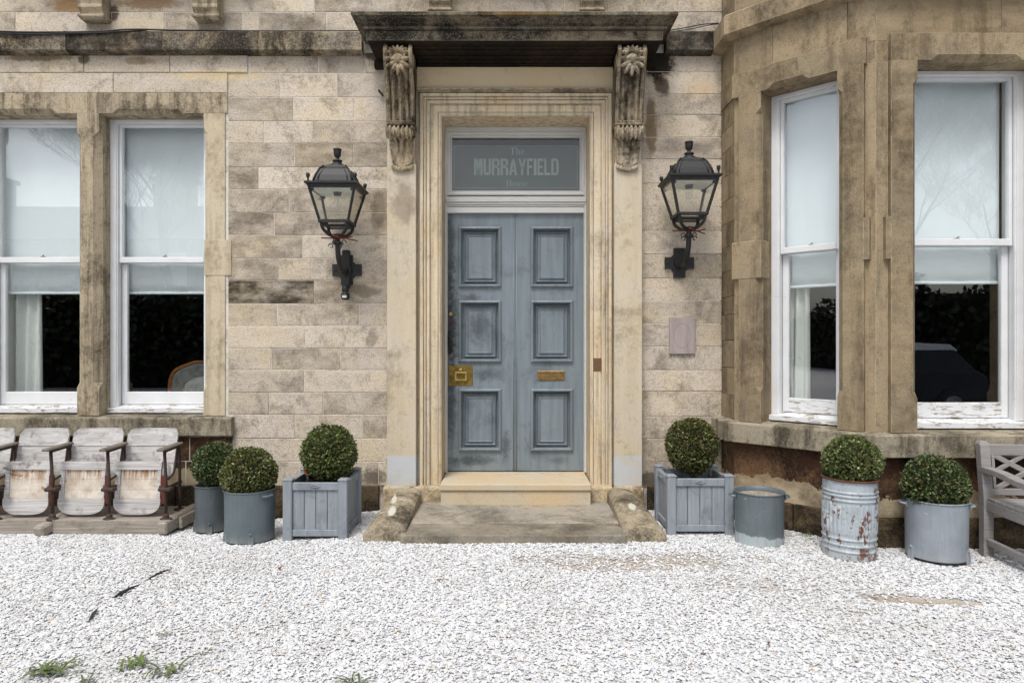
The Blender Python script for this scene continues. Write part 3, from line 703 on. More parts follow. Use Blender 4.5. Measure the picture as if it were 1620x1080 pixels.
# splayed blocking piece at the first corner: joints at mid height
R, L = facet(1); pr.M = R; pr.box(.0, .25, -.050, .1, 2.03, 2.33, bev=.003, col=tcol())
obj('bay_pier', pr, M['bay'], house)
bs_ = MB(); sweep(bs_, [(-.2, .872), (-.02, .872), (.085, .862), (.095, .852), (.095, .705), (.09, .70), (-.2, .70)])
obj('bay_sill', bs_, M['sill'], house)
ba = MB(); sweep(ba, [(-.2, .70), (0, .70), (0, .2), (-.2, .2)]); obj('bay_apron', ba, M['apron'], house, label='brown flaking masonry below the bay sill')
bp = MB()
for i in range(5):
    R, L = facet(i); pblocks(R, 0 if i in (0,) else -.015, L+(.015 if i < 4 else 0), PZ, bp, -.035)
obj('bay_plinth', bp, M['plinth'], house)
R1, _ = facet(1); R2, _ = facet(2); R3, _ = facet(3)
sash_window('narrow angled sash window of the bay facing the lamp', R1, .244, .831, True)
sash_window('wide front sash window of the bay behind the bench', R2, .273, L2-.273, True)
sash_window('far angled sash window of the bay outside the picture', R3, L1-.831, L1-.244, True)
blind('white blind in the narrow angled bay window', R1, .30, .80)
blind('white blind in the wide front bay window', R2, .32, L2-.35)
blind('white blind in the far angled bay window', R3, L1-.80, L1-.30)

# ---------- curtains and armchair inside
def curtain(label, mtx, x0, x1, z0, z1, y, folds):
    c = MB(mtx); n = folds*8; fr = []
    for z in [z0+(z1-z0)*k/8 for k in range(9)]:
        fr.append([(x0+(x1-x0)*i/n, y+.03*math.sin(i/8*2*PI+.4*math.sin(z*2))+.008*math.sin(i*1.1+z), z) for i in range(n+1)])
    c.loft([r+[(a, b+.004, d_) for a, b, d_ in r[::-1]] for r in fr], smooth=True)
    tag(obj('curtain', c, M['curtain']), label, 'curtain')
curtain('pale grey curtain in soft folds behind the leftmost window', None, X(14, 6.5), X(80, 6.5), .36, 3.6, .39, 4)
curtain('narrow pale curtain behind the angled bay window', R1, .305, .47, .36, 3.6, .37, 2)
ch = thing('armchair', 'upholstered chair with a curved wooden back frame seen inside the window', 'chair', (-3.13, .86, .35), math.radians(12))
c = MB()
arc = [(-.26, 0, .40), (-.285, .0, .70), (-.25, .0, .86), (-.12, .0, .935), (0, .0, .965), (.12, .0, .935), (.25, .0, .86), (.285, 0, .70), (.26, 0, .40)]
c.tube(bez(arc, 6), .020); c.tube([(-.26, 0, .42), (.26, 0, .42)], .02)
obj('back_frame', c, simple('chair_walnut', srgb(190, 120, 62), .4), ch, world=False)
fab = simple('chair_linen', srgb(150, 150, 146), .9)
c = MB(); poly = [(x*.93, z*.985) for x, _, z in [tuple(p) for p in bez(arc, 6)]]; c.prism(poly, -.045, .02); bevel(obj('back_cushion', c, fab, ch, world=False), .02, 3)
c = MB(); c.box(-.29, .29, -.55, -.02, .36, .48, bev=.03); obj('seat', c, fab, ch, world=False)
c = MB(); c.ell((.08, -.16, .66), (.22, .09, .17)); obj('cushion', c, fab, ch, world=False)
for sx, sy in ((-.25, -.5), (.25, -.5), (-.25, -.03), (.25, -.03)):
    c = MB(); c.tube([(sx, sy, .37), (sx*1.05, sy, .0)], [.026, .015]); obj('leg', c, fab, ch, world=False)

# ================================================================== DOORCASE
CX = .024
q = MB()
prof = [(-.0, .0), (0, -.070), (.008, -.082), (.030, -.082), (.034, -.055), (.039, -.055), (.041, -.070), (.052, -.072), (.056, -.045), (.061, -.045), (.063, -.060), (.074, -.060), (.078, -.066), (.086, -.064), (.089, -.030), (.094, -.030), (.097, -.038), (.155, -.038), (.157, -.022), (.161, -.022), (.163, -.042), (.172, -.042), (.178, -.034), (.186, -.028), (.188, -.02), (.188, .30)]
q.frame(-.803, .870, .134, 3.678, prof, portal=True)
bevel(obj('door_architrave', q, M['architrave'], house), .002, 1)
q = MB()
for x0, x1 in ((-1.078, -.8276), (.882, 1.1216)):
    q.box(x0, x1, -.12, .02, .27, 3.05, bev=.004); q.box(x0+.01, x1-.01, -.10, .02, 3.05, 3.965)
q.box(-1.06, -.80, -.03, .02, .27, 3.96); q.box(.84, 1.10, -.03, .02, .27, 3.96)
obj('pilaster', q, M['pilaster'], house)
q = MB()
q.box(-.826, .876, -.060, .02, 3.680, 3.967)
obj('frieze', q, M['frieze'], house)
q = MB()
for z0, z1, y in ((3.679, 3.690, -.098), (3.690, 3.706, -.115)): q.box(-.82-(-.0), .868, y, -.02, z0+.0005, z1)
bevel(obj('frieze_moulding', q, M['surround'], house), .005)
q = MB()
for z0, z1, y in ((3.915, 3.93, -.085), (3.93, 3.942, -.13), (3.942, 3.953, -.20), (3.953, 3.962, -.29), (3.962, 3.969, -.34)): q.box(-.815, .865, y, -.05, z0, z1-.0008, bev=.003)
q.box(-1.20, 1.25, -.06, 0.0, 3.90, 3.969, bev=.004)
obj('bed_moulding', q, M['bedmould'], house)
# hood: moulded slab with mitred returns
q = MB()
def hring(o, z): o += .05; return [(-1.185-(o-.44), .0, z), (-1.185-(o-.44), -o, z), (1.228+(o-.44), -o, z), (1.228+(o-.44), .0, z)]
hp = [(.30, 3.97), (.385, 3.97), (.39, 3.976), (.39, 4.046), (.375, 4.047), (.375, 4.053), (.412, 4.054), (.420, 4.058), (.420, 4.068), (.412, 4.071), (.392, 4.072), (.396, 4.088), (.415, 4.105), (.445, 4.116), (.462, 4.118), (.462, 4.126), (.490, 4.128), (.494, 4.132), (.494, 4.152), (.485, 4.160), (.0001, 4.22)]
rings = [hring(o, z) for o, z in hp]
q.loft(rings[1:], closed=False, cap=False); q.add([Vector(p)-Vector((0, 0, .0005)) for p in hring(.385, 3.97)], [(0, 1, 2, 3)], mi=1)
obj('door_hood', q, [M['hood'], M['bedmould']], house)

# carved consoles
def console(cx):
    """S-scroll bracket: side profile given as (projection, z), stone carved"""
    b = MB(); wd = .118
    prof = [(.10, 3.96), (.36, 3.955), (.385, 3.91), (.375, 3.86), (.345, 3.80), (.30, 3.72), (.265, 3.62), (.24, 3.52), (.225, 3.42), (.215, 3.37)]
    ys = [Vector((0, -p, z)) for p, z in prof]
    poly = [(-p, z) for p, z in prof]+[(-.05, 3.34)]
    b.loft([[(cx-wd+.012, y, z) for y, z in poly], [(cx+wd-.012, y, z) for y, z in poly]])
    # side scrolls and raised fillets
    for s_ in (-1, 1):
        b.tube([(cx+s_*(wd-.016), y-.012, z) for y, z in poly[1:-1]], .019, 8); b.tube([(cx+s_*.058, y-.006, z) for y, z in poly[2:-1]], .015, 7)
        b.lathe([(.001, -.012), (.055, -.012), (.055, .012), (.001, .012)], seg=16) if False else None
    b.tube([(cx, y-.004, z) for y, z in poly[3:-1]], .014, 7)
    for s_ in (-1, 1):
        t = MB(Matrix.Translation((cx+s_*(wd-.01), -.30, 3.86)) @ Matrix.Rotation(PI/2, 4, 'Y')); t.lathe([(.001, -.014), (.05, -.014), (.06, 0), (.05, .014), (.001, .014)], seg=16); b.add(t.v, t.f, smooth=True)
        t = MB(Matrix.Translation((cx+s_*(wd-.012), -.235, 3.285)) @ Matrix.Rotation(PI/2, 4, 'Y')); t.lathe([(.001, -.014), (.045, -.014), (.055, 0), (.045, .014), (.001, .014)], seg=16); b.add(t.v, t.f, smooth=True)
    b.box(cx-wd, cx+wd, -.245, -.05, 3.345, 3.365, bev=.004); b.box(cx-wd+.004, cx+wd-.004, -.235, -.05, 3.37, 3.385, bev=.004)
    o = obj('console_bracket', b, M['console'], house)
    sh = MB()
    for k in range(7):
        a = math.radians(-90+(k-3)*33); r = .062
        px, pz = cx+math.cos(a)*r, 3.83+math.sin(a)*r*1.15; yy = -.385-.012*math.sin(-a)+ (3.86-pz)*.35
        sh.ell((px, yy-.006, pz), (.0175, .030, .050), (0, -(a+PI/2), 0), 10, 8)
    sh.ell((cx, -.385, 3.85), (.05, .03, .035))
    for k in range(7):
        a = math.radians(12+k*26); sh.ell((cx+math.cos(a)*.070, -.385, 3.885+math.sin(a)*.045), (.015, .030, .030), (0, PI/2-a, 0), 8, 6)
    s1 = obj('shell_ornament', sh, M['carving'], o)
    r = s1.modifiers.new('remesh', 'REMESH'); r.mode = 'VOXEL'; r.voxel_size = .0042; r.use_smooth_shade = True
    lf = MB()
    for k in range(6):                                      # gadrooned roll
        x = cx+(-.088+k*.0352); lf.ell((x, -.225, 3.285), (.019, .058, .060), (0, 0, (k-2.5)*.06), 8, 8)
    for k in range(7):                                      # leaf hanging from it
        z = 3.235-k*.034; wv = .088*(1-.42*(k/6)**2)
        lf.ell((cx, -.175+k*.008, z), (.022, .030, .036)); 
        for s_ in (-1, 1):
            lf.ell((cx+s_*wv, -.150+k*.008, z-.01), (.020, .018, .036), (.25, s_*.75, 0), 8, 6)
            lf.ell((cx+s_*wv*.55, -.160+k*.008, z), (.014, .022, .042), (0, s_*.35, 0), 8, 6)
    for k in range(7): lf.ell((cx+(-.078+k*.026), -.135, 3.018-.022*math.cos((k-3)*.5)), (.020, .022, .022))
    lf.prism([(cx-.10, 3.30), (cx+.10, 3.30), (cx+.085, 3.05), (cx, 3.0), (cx-.085, 3.05)], -.155, -.05)
    s2 = obj('acanthus_leaf', lf, M['carving'], o)
    r = s2.modifiers.new('remesh', 'REMESH'); r.mode = 'VOXEL'; r.voxel_size = .0042; r.use_smooth_shade = True
console(-.940); console(.990)

# rough stones at the foot of the pilasters, broken corners
for x0, x1, y0 in ((X(604, 5.85), X(650, 5.85), -.15), (X(650, 5.85), -.605, -.13), (.655, .875, -.13), (.875, X(1020, 5.85), -.15)):
    b = MB(); b.box(x0+.003, x1-.003, y0, .05, -.1, .272, bev=.012); roughen(obj('base_stone', b, M['basestone'], house), strength=.018)

# steps
b = MB(); b.box(-.607, .669, -.245, .45, .262, .316, bev=.006); b.box(-.603, .665, -.228, .44, .0, .2615, bev=.003)
obj('top_step', b, M['topstep'], house)
b = MB()
def slab(y0, y1, z0, z1):
    xs0, xs1 = -.815, .835
    if y1 > -.75: pass
    b.add([(xs0, y0, -.1), (xs1, y0, -.1), (xs1, y1, -.1), (xs0, y1, -.1), (xs0, y0, z0), (xs1, y0, z0), (xs1, y1, z1), (xs0, y1, z1)],
          [(0, 3, 2, 1), (4, 5, 6, 7), (0, 1, 5, 4), (1, 2, 6, 5), (2, 3, 7, 6), (3, 0, 4, 7)])
b.col = (.78, .77, .72); slab(-1.03, -.760, .112, .128); b.col = (1, 1, 1); slab(-.752, .0, .128, .143)
bevel(obj('lower_step', b, M['step'], house), .012, 3)
for s_ in (-1, 1):
    b = MB(); n = 14; rings = []
    ctr = CX-.005
    for i in range(n+1):
        t = i/n; y = -.98+t*.86
        zc = .268-.105*(1-t)**1.5
        xi = .80-.0*t; xo = 1.12-.09*t
        xi = .80 + (.0 if t < .5 else 0)
        ring = []
        for j in range(11):
            a = j/10; x = xi+(xo-xi)*a; ring.append((ctr+s_*x, y, zc-.045*(2*a-1)**4-.02*max(0, (a-.5)*2)))
        rings.append([(ctr+s_*xi, y, -.1)]+ring+[(ctr+s_*xo, y, -.1)])
    b.loft(rings); roughen(obj('cheek_stone', b, M['cheek'], house), voxel=.009, strength=.007)

# ---------- door frame, fanlight, door leaves
YD = .31
q = MB()
q.frame(-.616, .683, .318, 3.490, [(0, YD+.06), (0, YD-.045), (.004, YD-.05), (.016, YD-.05), (.020, YD-.03), (.022, YD-.03), (.022, YD+.06)], portal=True)
df = obj('door_frame', q, M['whitedoor'], house)
fx0, fx1 = X(708, 6.33), X(924, 6.33)
q = MB()
q.box(fx0-.012, fx1+.012, YD-.035, YD+.05, 2.700, 2.757, bev=.004)
q.box(fx0-.012, fx1+.012, YD-.045, YD+.05, 2.758, 2.772, bev=.005); q.box(fx0-.012, fx1+.012, YD-.055, YD+.05, 2.773, 2.794, bev=.007); q.box(fx0-.012, fx1+.012, YD-.065, YD+.05, 2.795, 2.817, bev=.006)
q.loft([[(x, YD+.05, 2.818), (x, YD-.06, 2.818), (x, YD-.06, 2.832), (x, YD+.0, 2.866), (x, YD+.05, 2.866)] for x in (fx0-.012, fx1+.012)])
obj('transom', q, M['whitedoor'], df)
fan = MB(); gz0, gz1 = 2.895, Z(219, 6.33)
gx0, gx1 = X(715.5, 6.345), X(916.5, 6.345)
fan.frame(fx0-.006, fx1+.006, 2.867, 3.452, [(0, YD+.05), (0, YD-.03), (.012, YD-.032), (.018, YD-.02), (.030, YD-.016), (.038, YD+.004), (.047, YD+.01), (.047, YD+.05)])
fan.box(fx0-.006, fx1+.006, YD-.035, YD+.05, 3.4525, 3.488, bev=.004)
fl = obj('fanlight', fan, M['whitedoor'], house)
gx0, gx1, gz0, gz1 = fx0+.041, fx1-.041, 2.914, 3.405
p = MB(); p.box(gx0, gx1, YD+.016, YD+.020, gz0, gz1); obj('pane', p, M['fanglass'], fl)
p = MB(); p.box(gx0, gx1, YD+.028, YD+.034, gz0, gz1-.072); obj('frosted_film', p, M['frost'], fl)
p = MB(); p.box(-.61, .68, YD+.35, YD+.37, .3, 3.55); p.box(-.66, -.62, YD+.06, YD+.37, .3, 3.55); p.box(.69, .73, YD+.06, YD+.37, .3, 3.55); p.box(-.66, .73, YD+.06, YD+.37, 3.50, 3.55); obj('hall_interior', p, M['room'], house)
# etched border and lettering, drawn as strokes on a 0..1 grid
lt = MB(); yl = YD+.0265
def rect(x0, x1, z0, z1, mb=None): (mb or lt).box(x0, x1, yl, yl+.001, z0, z1)
bx0, bx1, bz0, bz1 = gx0+.018, gx1-.02, gz0+.028, gz1-.070
for a in ((bx0, bx1, bz0, bz0+.003), (bx0, bx0+.003, bz0, bz1), (bx1-.003, bx1, bz0, bz1), (bx0, bx1, bz1-.002, bz1)): rect(*a)
def poly(pts, ox, oz, sx, sz): lt.prism([(ox+x*sx, oz+z*sz) for x, z in pts], yl, yl+.001)
def L_(c):
    R = lambda x0, z0, x1, z1: [(x0, z0), (x1, z0), (x1, z1), (x0, z1)]
    t = .30
    if c == 'M': return [R(0, 0, .24, 1), R(.76, 0, 1, 1), [(.18, 1), (.42, 1), (.60, .18), (.42, 0)], [(.82, 1), (.58, 1), (.42, .18), (.58, 0)]]
    if c == 'U': return [R(0, .12, t, 1), R(1-t, .12, 1, 1), [(0, .14), (.12, .02), (.3, 0), (.7, 0), (.88, .02), (1, .14), (.7, .16), (.3, .16)]]
    if c == 'R': return [R(0, 0, t, 1), R(.25, .86, .8, 1), R(.25, .45, .78, .58), [(.7, .56), (1, .62), (1, .9), (.8, 1), (.7, .9)], [(.42, .48), (.72, .50), (1, .42), (1, 0), (.70, 0), (.70, .40)]]
    if c == 'A': return [[(0, 0), (.27, 0), (.58, 1), (.34, 1)], [(1, 0), (.71, 0), (.42, 1), (.66, 1)], R(.24, .20, .76, .33)]
    if c == 'Y': return [[(0, 1), (.28, 1), (.62, .42), (.38, .40)], [(1, 1), (.72, 1), (.38, .42), (.62, .40)], R(.35, 0, .65, .46)]
    if c == 'F': return [R(0, 0, .32, 1), R(.3, .85, 1, 1), R(.3, .44, .85, .58)]
    if c == 'I': return [R(0, 0, 1, 1)]
    if c == 'E': return [R(0, 0, .32, 1), R(.3, .85, 1, 1), R(.3, .44, .85, .57), R(.3, 0, 1, .15)]
    if c == 'L': return [R(0, 0, .32, 1), R(.3, 0, 1, .15)]
    if c == 'D': return [R(0, 0, t, 1), R(.25, .86, .72, 1), R(.25, 0, .72, .14), [(.70, 0), (.9, .05), (1, .2), (1, .8), (.9, .95), (.70, 1)]]
def ser(c):   # light serif letters: thick stem, hairlines
    R = lambda x0, z0, x1, z1: [(x0, z0), (x1, z0), (x1, z1), (x0, z1)]
    h = .05
    def bowl(x0, x1, z0, z1, th, tv, a0=0, a1=360, n=18):
        out = []; cx_, cz_ = (x0+x1)/2, (z0+z1)/2
        for k in range(n):
            A0, A1 = math.radians(a0+(a1-a0)*k/n), math.radians(a0+(a1-a0)*(k+1)/n); qd = []
            for a_, f_ in ((A0, 0), (A1, 0), (A1, 1), (A0, 1)):
                qd.append((cx_+((x1-x0)/2-f_*tv)*math.cos(a_), cz_+((z1-z0)/2-f_*th)*math.sin(a_)))
            out.append(qd)
        return out
    if c == 'T': return .75, [R(.28, 0, .47, 1), R(.15, 0, .6, h), R(0, 1-h, .75, 1), R(0, .72, .05, 1), R(.70, .72, .75, 1)]
    if c == 'H': return .85, [R(.08, 0, .26, 1), R(.58, 0, .76, 1), R(.2, .48, .6, .53), R(0, 0, .34, h), R(.5, 0, .84, h), R(0, 1-h, .34, 1), R(.5, 1-h, .84, 1)]
    if c == 'h': return .62, [R(.08, 0, .22, 1), R(0, 1-h, .2, 1), R(0, 0, .28, h), R(.42, 0, .56, .5), R(.36, 0, .62, h)]+bowl(.10, .56, .35, .66, .05, .13, 0, 160)
    if c == 'n': return .62, []
    if c == 'e': return .52, bowl(0, .50, 0, .66, .05, .13, 0, 325)+[R(.08, .34, .48, .38)]
    if c == 'o': return .54, bowl(0, .52, 0, .66, .04, .14)
    if c == 'u': return .62, [R(.06, .16, .20, .66), R(0, .62, .2, .66), R(.40, 0, .54, .66), R(.34, .62, .54, .66), R(.5, 0, .62, .04)]+bowl(.06, .52, 0, .34, .05, .13, 180, 350)
    if c == 's': return .44, bowl(.02, .40, .31, .66, .05, .11, 20, 270)+bowl(.02, .40, 0, .36, .05, .11, -160, 90)+[R(.36, .48, .40, .62), R(.02, .04, .06, .2)]
    return .3, []
ZB = Z(277.5, 6.345); HB = Z(251.5, 6.345)-ZB
xx = X(750, 6.345); px = 6.345/FPX
for c_, wc in (('M', 13.5), ('U', 11.5), ('R', 12), ('R', 12), ('A', 12.5), ('Y', 12.5), ('F', 9), ('I', 4.2), ('E', 9.2), ('L', 9.2), ('D', 11.5)):
    for pg in L_(c_): poly(pg, xx, ZB, wc*px, HB)
    xx += (wc+1.65)*px
def word(wd, u0, v0, v1):
    x = X(u0, 6.345); zb_ = Z(v1, 6.345); hh = Z(v0, 6.345)-zb_
    for ch_ in wd:
        wv, pgs = ser(ch_)
        for pg in pgs: poly(pg, x, zb_, hh, hh)
        x += (wv+.09)*hh
word('The', 807, 234, 245)
obj('lettering', lt, M['etch'], fl)
lt = MB(); word('House', 801, 285, 295); obj('lettering', lt, M['etchdim'], fl)

DZ0, DZ1 = .326, 2.699
dx0, dx1, dm = X(708, 6.31), X(923, 6.31), X(815, 6.31)
doors = []
for k, (a, b, pa, pb) in enumerate(((dx0, dm-.0015, 725.5, 793), (dm+.0015, dx1, 839.5, 906.5))):
    rowsz = [(358.5, 454.5), (475, 573), (614.5, 713)]
    leaf = MB()
    xa, xb = X(pa, 6.31), X(pb, 6.31)
    # stiles and rails round the sunk panels
    leaf.box(a, xa, YD, YD+.055, DZ0, DZ1); leaf.box(xb, b, YD, YD+.055, DZ0, DZ1)
    zs = [DZ1]+[Z(v, 6.31) for r in rowsz for v in r]+[DZ0]
    for z1_, z0_ in zip(zs[0::2], zs[1::2]): leaf.box(xa, xb, YD+.0008, YD+.05, z0_, z1_)
    # bead by the meeting edge
    xm = b-.012 if k == 0 else a+.012
    leaf.tube([(xm, YD-.001, DZ0+.001), (xm, YD-.001, DZ1-.001)], .005)
    lf_ = obj('door_leaf', leaf, M['door'], house, label=['left leaf of the grey door with dark worn paint round its locks', 'right leaf of the grey door with the letter slot'][k])
    for va, vb in rowsz:
        pn = MB(); za, zb_ = Z(vb, 6.31), Z(va, 6.31)
        pn.frame(xa, xb, za, zb_, [(0, YD+.03), (0, YD-.012), (.006, YD-.024), (.018, YD-.028), (.026, YD-.018), (.030, YD+.004), (.033, YD+.040), (.047, YD+.042), (.050, YD+.014), (.056, YD+.008), (.062, YD+.020), (.068, YD+.026), (.086, YD+.013), (.088, YD+.006), (.094, YD+.012)])
        i = .094; pn.add([(xa+i, YD+.012, za+i), (xb-i, YD+.012, za+i), (xb-i, YD+.012, zb_-i), (xa+i, YD+.012, zb_-i)], [(0, 1, 2, 3)])
        obj('door_panel', pn, M['door'], lf_)
    doors.append(lf_)
# ironmongery
def disc(mb, x, z, r, y=YD, t=.008, seg=20):
    T = MB(Matrix.Translation((x, y, z)) @ Matrix.Rotation(PI/2, 4, 'X')); T.lathe([(.0005, 0), (r, 0), (r, t*.7), (r*.9, t), (.0005, t)], seg=seg); mb.add(T.v, T.f, smooth=False)
q = MB(); x0, x1 = X(710, 6.31), X(748, 6.31); z0, z1 = Z(610, 6.31), Z(578, 6.31)
q.box(x0, x1, YD-.004, YD, z0, z1, bev=.002); pt = obj('lock_plate', q, M['brass'], doors[0])
q = MB(); cx_ = X(729, 6.30); cz_ = Z(595, 6.30)
q.frame(cx_-.055, cx_+.055, cz_-.042, cz_+.042, [(0, YD-.004), (0, YD-.022), (.004, YD-.026), (.014, YD-.026), (.018, YD-.02), (.018, YD-.004)])
disc(q, cx_, Z(584, 6.30), .015, YD-.004, .02); obj('pull_handle', q, M['brasslight'], doors[0])
q = MB(); x0, x1 = X(850, 6.31), X(893.5, 6.31); z0, z1 = Z(601.5, 6.31), Z(586.5, 6.31)
q.frame(x0, x1, z0, z1, [(0, YD), (0, YD-.006), (.004, YD-.008), (.022, YD-.008), (.024, YD-.003), (.027, YD-.003)])
q.add([(x0+.027, YD-.003, z0+.027), (x1-.027, YD-.003, z0+.027), (x1-.027, YD-.003, z1-.027), (x0+.027, YD-.003, z1-.027)], [(0, 1, 2, 3)])
obj('letter_slot', q, M['copper'], doors[1])
for (u, v, r, mt) in ((713.5, 496.5, .017, 'brasslight'), (714.5, 510.5, .018, 'rust'), (715, 562, .025, 'steel')):
    q = MB(); disc(q, X(u, 6.31), Z(v, 6.31), r, YD-.0005, .009); q.box(X(u, 6.31)-.003, X(u, 6.31)+.003, YD-.012, YD-.009, Z(v, 6.31)-.009, Z(v, 6.31)+.009); obj('lock_cylinder', q, M[mt], doors[0])
q = MB(); q.box(X(708.5, 6.31), X(714, 6.31), YD-.014, YD, Z(560, 6.31), Z(523, 6.31), bev=.003); q.tube(bez([(X(710, 6.29), YD-.008, Z(530, 6.31)), (X(711, 6.27), YD-.04, Z(531, 6.31)), (X(713.5, 6.27), YD-.055, Z(538, 6.31)), (X(714.5, 6.27), YD-.055, Z(554, 6.31))], 6), .012); obj('pull_handle', q, M['iron'], doors[0])
# bell patch on the architrave
q = MB(); q.box(X(939, 5.96), X(952.5, 5.96), -.0385, -.030, Z(588, 5.96), Z(566, 5.96), bev=.002); obj('bell_patch', q, simple('bell_patch_timber', srgb(116, 86, 56), .7, dark=srgb(92, 66, 42)), house)

# ================================================================== THINGS
# ---------- plaque
q = MB(); q.box(X(1058), X(1098.5), -.032, -.009, Z(559.5), Z(502.5), bev=.002)
tag(obj('wall_plaque', q, M['slate']), 'plain grey slate plaque with a faint oval on the wall under the right lamp', 'plaque')

# ---------- lamps
def lamp(x, z, label, sensor):
    t = thing('wall_lantern', label, 'wall lamp', (x, -.005, z), 0, 'pair of black wall lanterns')
    Y0 = -.345
    def o(name, mb, mt, par=None): return obj(name, mb, M[mt], par or t, world=False)
    pl_ = MB(); a, b = .127, .05
    pl_.prism([(-b, -.13), (b, -.13), (b, -.075), (.075, -b), (a, -b), (a, b), (.075, b), (b, .075), (b, .13), (-b, .13), (-b, .075), (-.075, b), (-a, b), (-a, -b), (-.075, -b), (-b, -.075)], -.028, 0)
    for bx, bz in ((-.1, 0), (.1, 0), (0, -.1), (0, .1)): disc(pl_, bx, bz, .011, -.028, .008, 6)
    disc(pl_, 0, 0, .05, -.028, .03)
    if sensor: pl_.box(-.035, .035, -.06, -.028, -.16, .17, bev=.008)
    wp = o('wall_plate', pl_, 'iron')
    arm = MB(); arm.tube(bez([(0, -.03, 0), (0, -.13, -.03), (0, -.24, .0), (0, -.32, .09), (0, Y0, .24)], 6), [.028]*4+[.022]*21)
    arm.lathe([(.022, .0), (.036, .01), (.036, .025), (.022, .035)], (0, Y0, .17), 14); arm.lathe([(.02, 0), (.045, .012), (.05, .03), (.02, .04)], (0, Y0, .225), 14)
    for k in range(6):                                    # curled ornaments
        a = k*PI/3+.3; cs = []
        for j in range(11):
            ph = j/10*5.2; rr = .022*(1-j/16); cs.append((math.cos(a)*(.05+rr*math.cos(ph)), Y0+math.sin(a)*(.05+rr*math.cos(ph)), .195+rr*math.sin(ph)*1.2-(k % 2)*.035))
        arm.tube(cs, .0045, 5)
    o('bracket_arm', arm, 'iron')
    bar = MB(); bar.tube([(-.135, Y0+.01, .232), (.06, Y0-.03, .222), (.13, Y0-.02, .240)], .0055, 6); bar.tube([(-.02, Y0-.09, .238), (.15, Y0+.07, .216)], .005, 6)
    o('ladder_bar', bar, 'rustbar')
    fr = MB(); 
    rb_, rt_, zb_, zt_ = .112, .185, .352, .625
    for sx, sy in ((1, 1), (1, -1), (-1, 1), (-1, -1)):
        fr.tube([(sx*rb_, Y0+sy*rb_, zb_-.01), (sx*rt_, Y0+sy*rt_, zt_)], .0125, 6, smooth=False)
        fr.ell((sx*rb_, Y0+sy*rb_, zb_), (.02, .02, .014)); fr.ell((sx*(rt_-.022), Y0+sy*(rt_-.022), .60), (.018, .018, .018))
        fr.tube(bez([(sx*.105, Y0+sy*.105, .345), (sx*.095, Y0+sy*.095, .295), (sx*.06, Y0+sy*.06, .255), (sx*.02, Y0+sy*.02, .243)], 5), .014, 7)
    def sq(r, z, rot=0): return [(-r, Y0-r, z), (r, Y0-r, z), (r, Y0+r, z), (-r, Y0+r, z)]
    def ringf(r0, r1, z0, z1):
        fr.loft([sq(r0, z0), sq(r1, z0), sq(r1, z1), sq(r0, z1), sq(r0, z0)], cap=False)
    ringf(rb_-.012, rb_+.012, zb_-.012, zb_+.012); ringf(.082, .10, .318, .330)
    o('lantern_frame', fr, 'iron')
    cp = MB()
    cp.loft([sq(.170, .612), sq(.190, .612), sq(.196, .63), sq(.214, .640), sq(.214, .652), sq(.205, .658), sq(.160, .668), sq(.152, .675), sq(.140, .72), sq(.115, .775), sq(.092, .800), sq(.085, .812), sq(.04, .83)], cap=False)
    cp.lathe([(.072, .806), (.078, .815), (.055, .835), (.032, .852), (.032, .858), (.042, .862), (.042, .870), (.016, .880), (.014, .893), (.020, .898), (.028, .908), (.032, .934), (.032, .955), (.037, .961), (.029, .968), (.016, .970), (.0005, .972)], (0, Y0, 0), 14)
    for sx, sy in ((1, 1), (1, -1), (-1, 1), (-1, -1)):
        cp.tube([(sx*.158, Y0+sy*.158, .665), (sx*.143, Y0+sy*.143, .718), (sx*.118, Y0+sy*.118, .774), (sx*.090, Y0+sy*.090, .806)], .008, 6)
        cp.lathe([(.012, .655), (.008, .668), (.008, .685), (.014, .692), (.017, .71), (.013, .722), (.0005, .724)], (sx*.188, Y0+sy*.188, 0), 10)
    for sy, sx in ((-1, 0), (1, 0), (0, 1), (0, -1)):
        for w_ in (-1, 1):
            px_, py_ = (w_*.118, sy*.156) if sx == 0 else (sx*.156, w_*.118); qx, qy = (w_*.072, sy*.10) if sx == 0 else (sx*.10, w_*.072)
            cp.tube([(px_, Y0+py_, .682), (px_*.95 if sx == 0 else sx*.143, Y0+(py_*.95 if sx else sy*.143), .72), (qx, Y0+qy, .795)], .004, 5)
    o('lantern_roof', cp, 'iron')
    ce = MB(); ce.loft([sq(.168, .606), sq(.168, .609)], cap=True); o('reflector', ce, 'capwhite')
    rs = MB(); rs.lathe([(.0005, .58), (.028, .58), (.032, .60), (.04, .611), (.0005, .612)], (0, Y0, 0), 12); o('lamp_holder', rs, 'iron')
    bl = MB(); bl.lathe([(.016, .582), (.017, .565)], (0, Y0, 0), 12); bl.lathe([(.014, .566), (.026, .545), (.031, .522), (.028, .50), (.016, .486), (.0005, .482)], (0, Y0, 0), 14); o('bulb', bl, 'glass')
    fi = MB(); fi.ell((0, Y0, .525), (.009, .009, .022)); o('filament', fi, 'bulb')
    for k, (sx, sy) in enumerate(((0, -1), (0, 1), (1, 0), (-1, 0))):
        g = MB(); e = .003
        def pt_(s, r, z, off): return (s*r, Y0+sy*(r-off), z) if sx == 0 else (sx*(r-off), Y0+s*r, z)
        g.loft([[pt_(-1, rb_, zb_, 0), pt_(1, rb_, zb_, 0), pt_(1, rt_, zt_-.012, 0), pt_(-1, rt_, zt_-.012, 0)], [pt_(-1, rb_-.001, zb_, e), pt_(1, rb_-.001, zb_, e), pt_(1, rt_-.001, zt_-.012, e), pt_(-1, rt_-.001, zt_-.012, e)]])
        o('lantern_pane', g, 'lampglass')
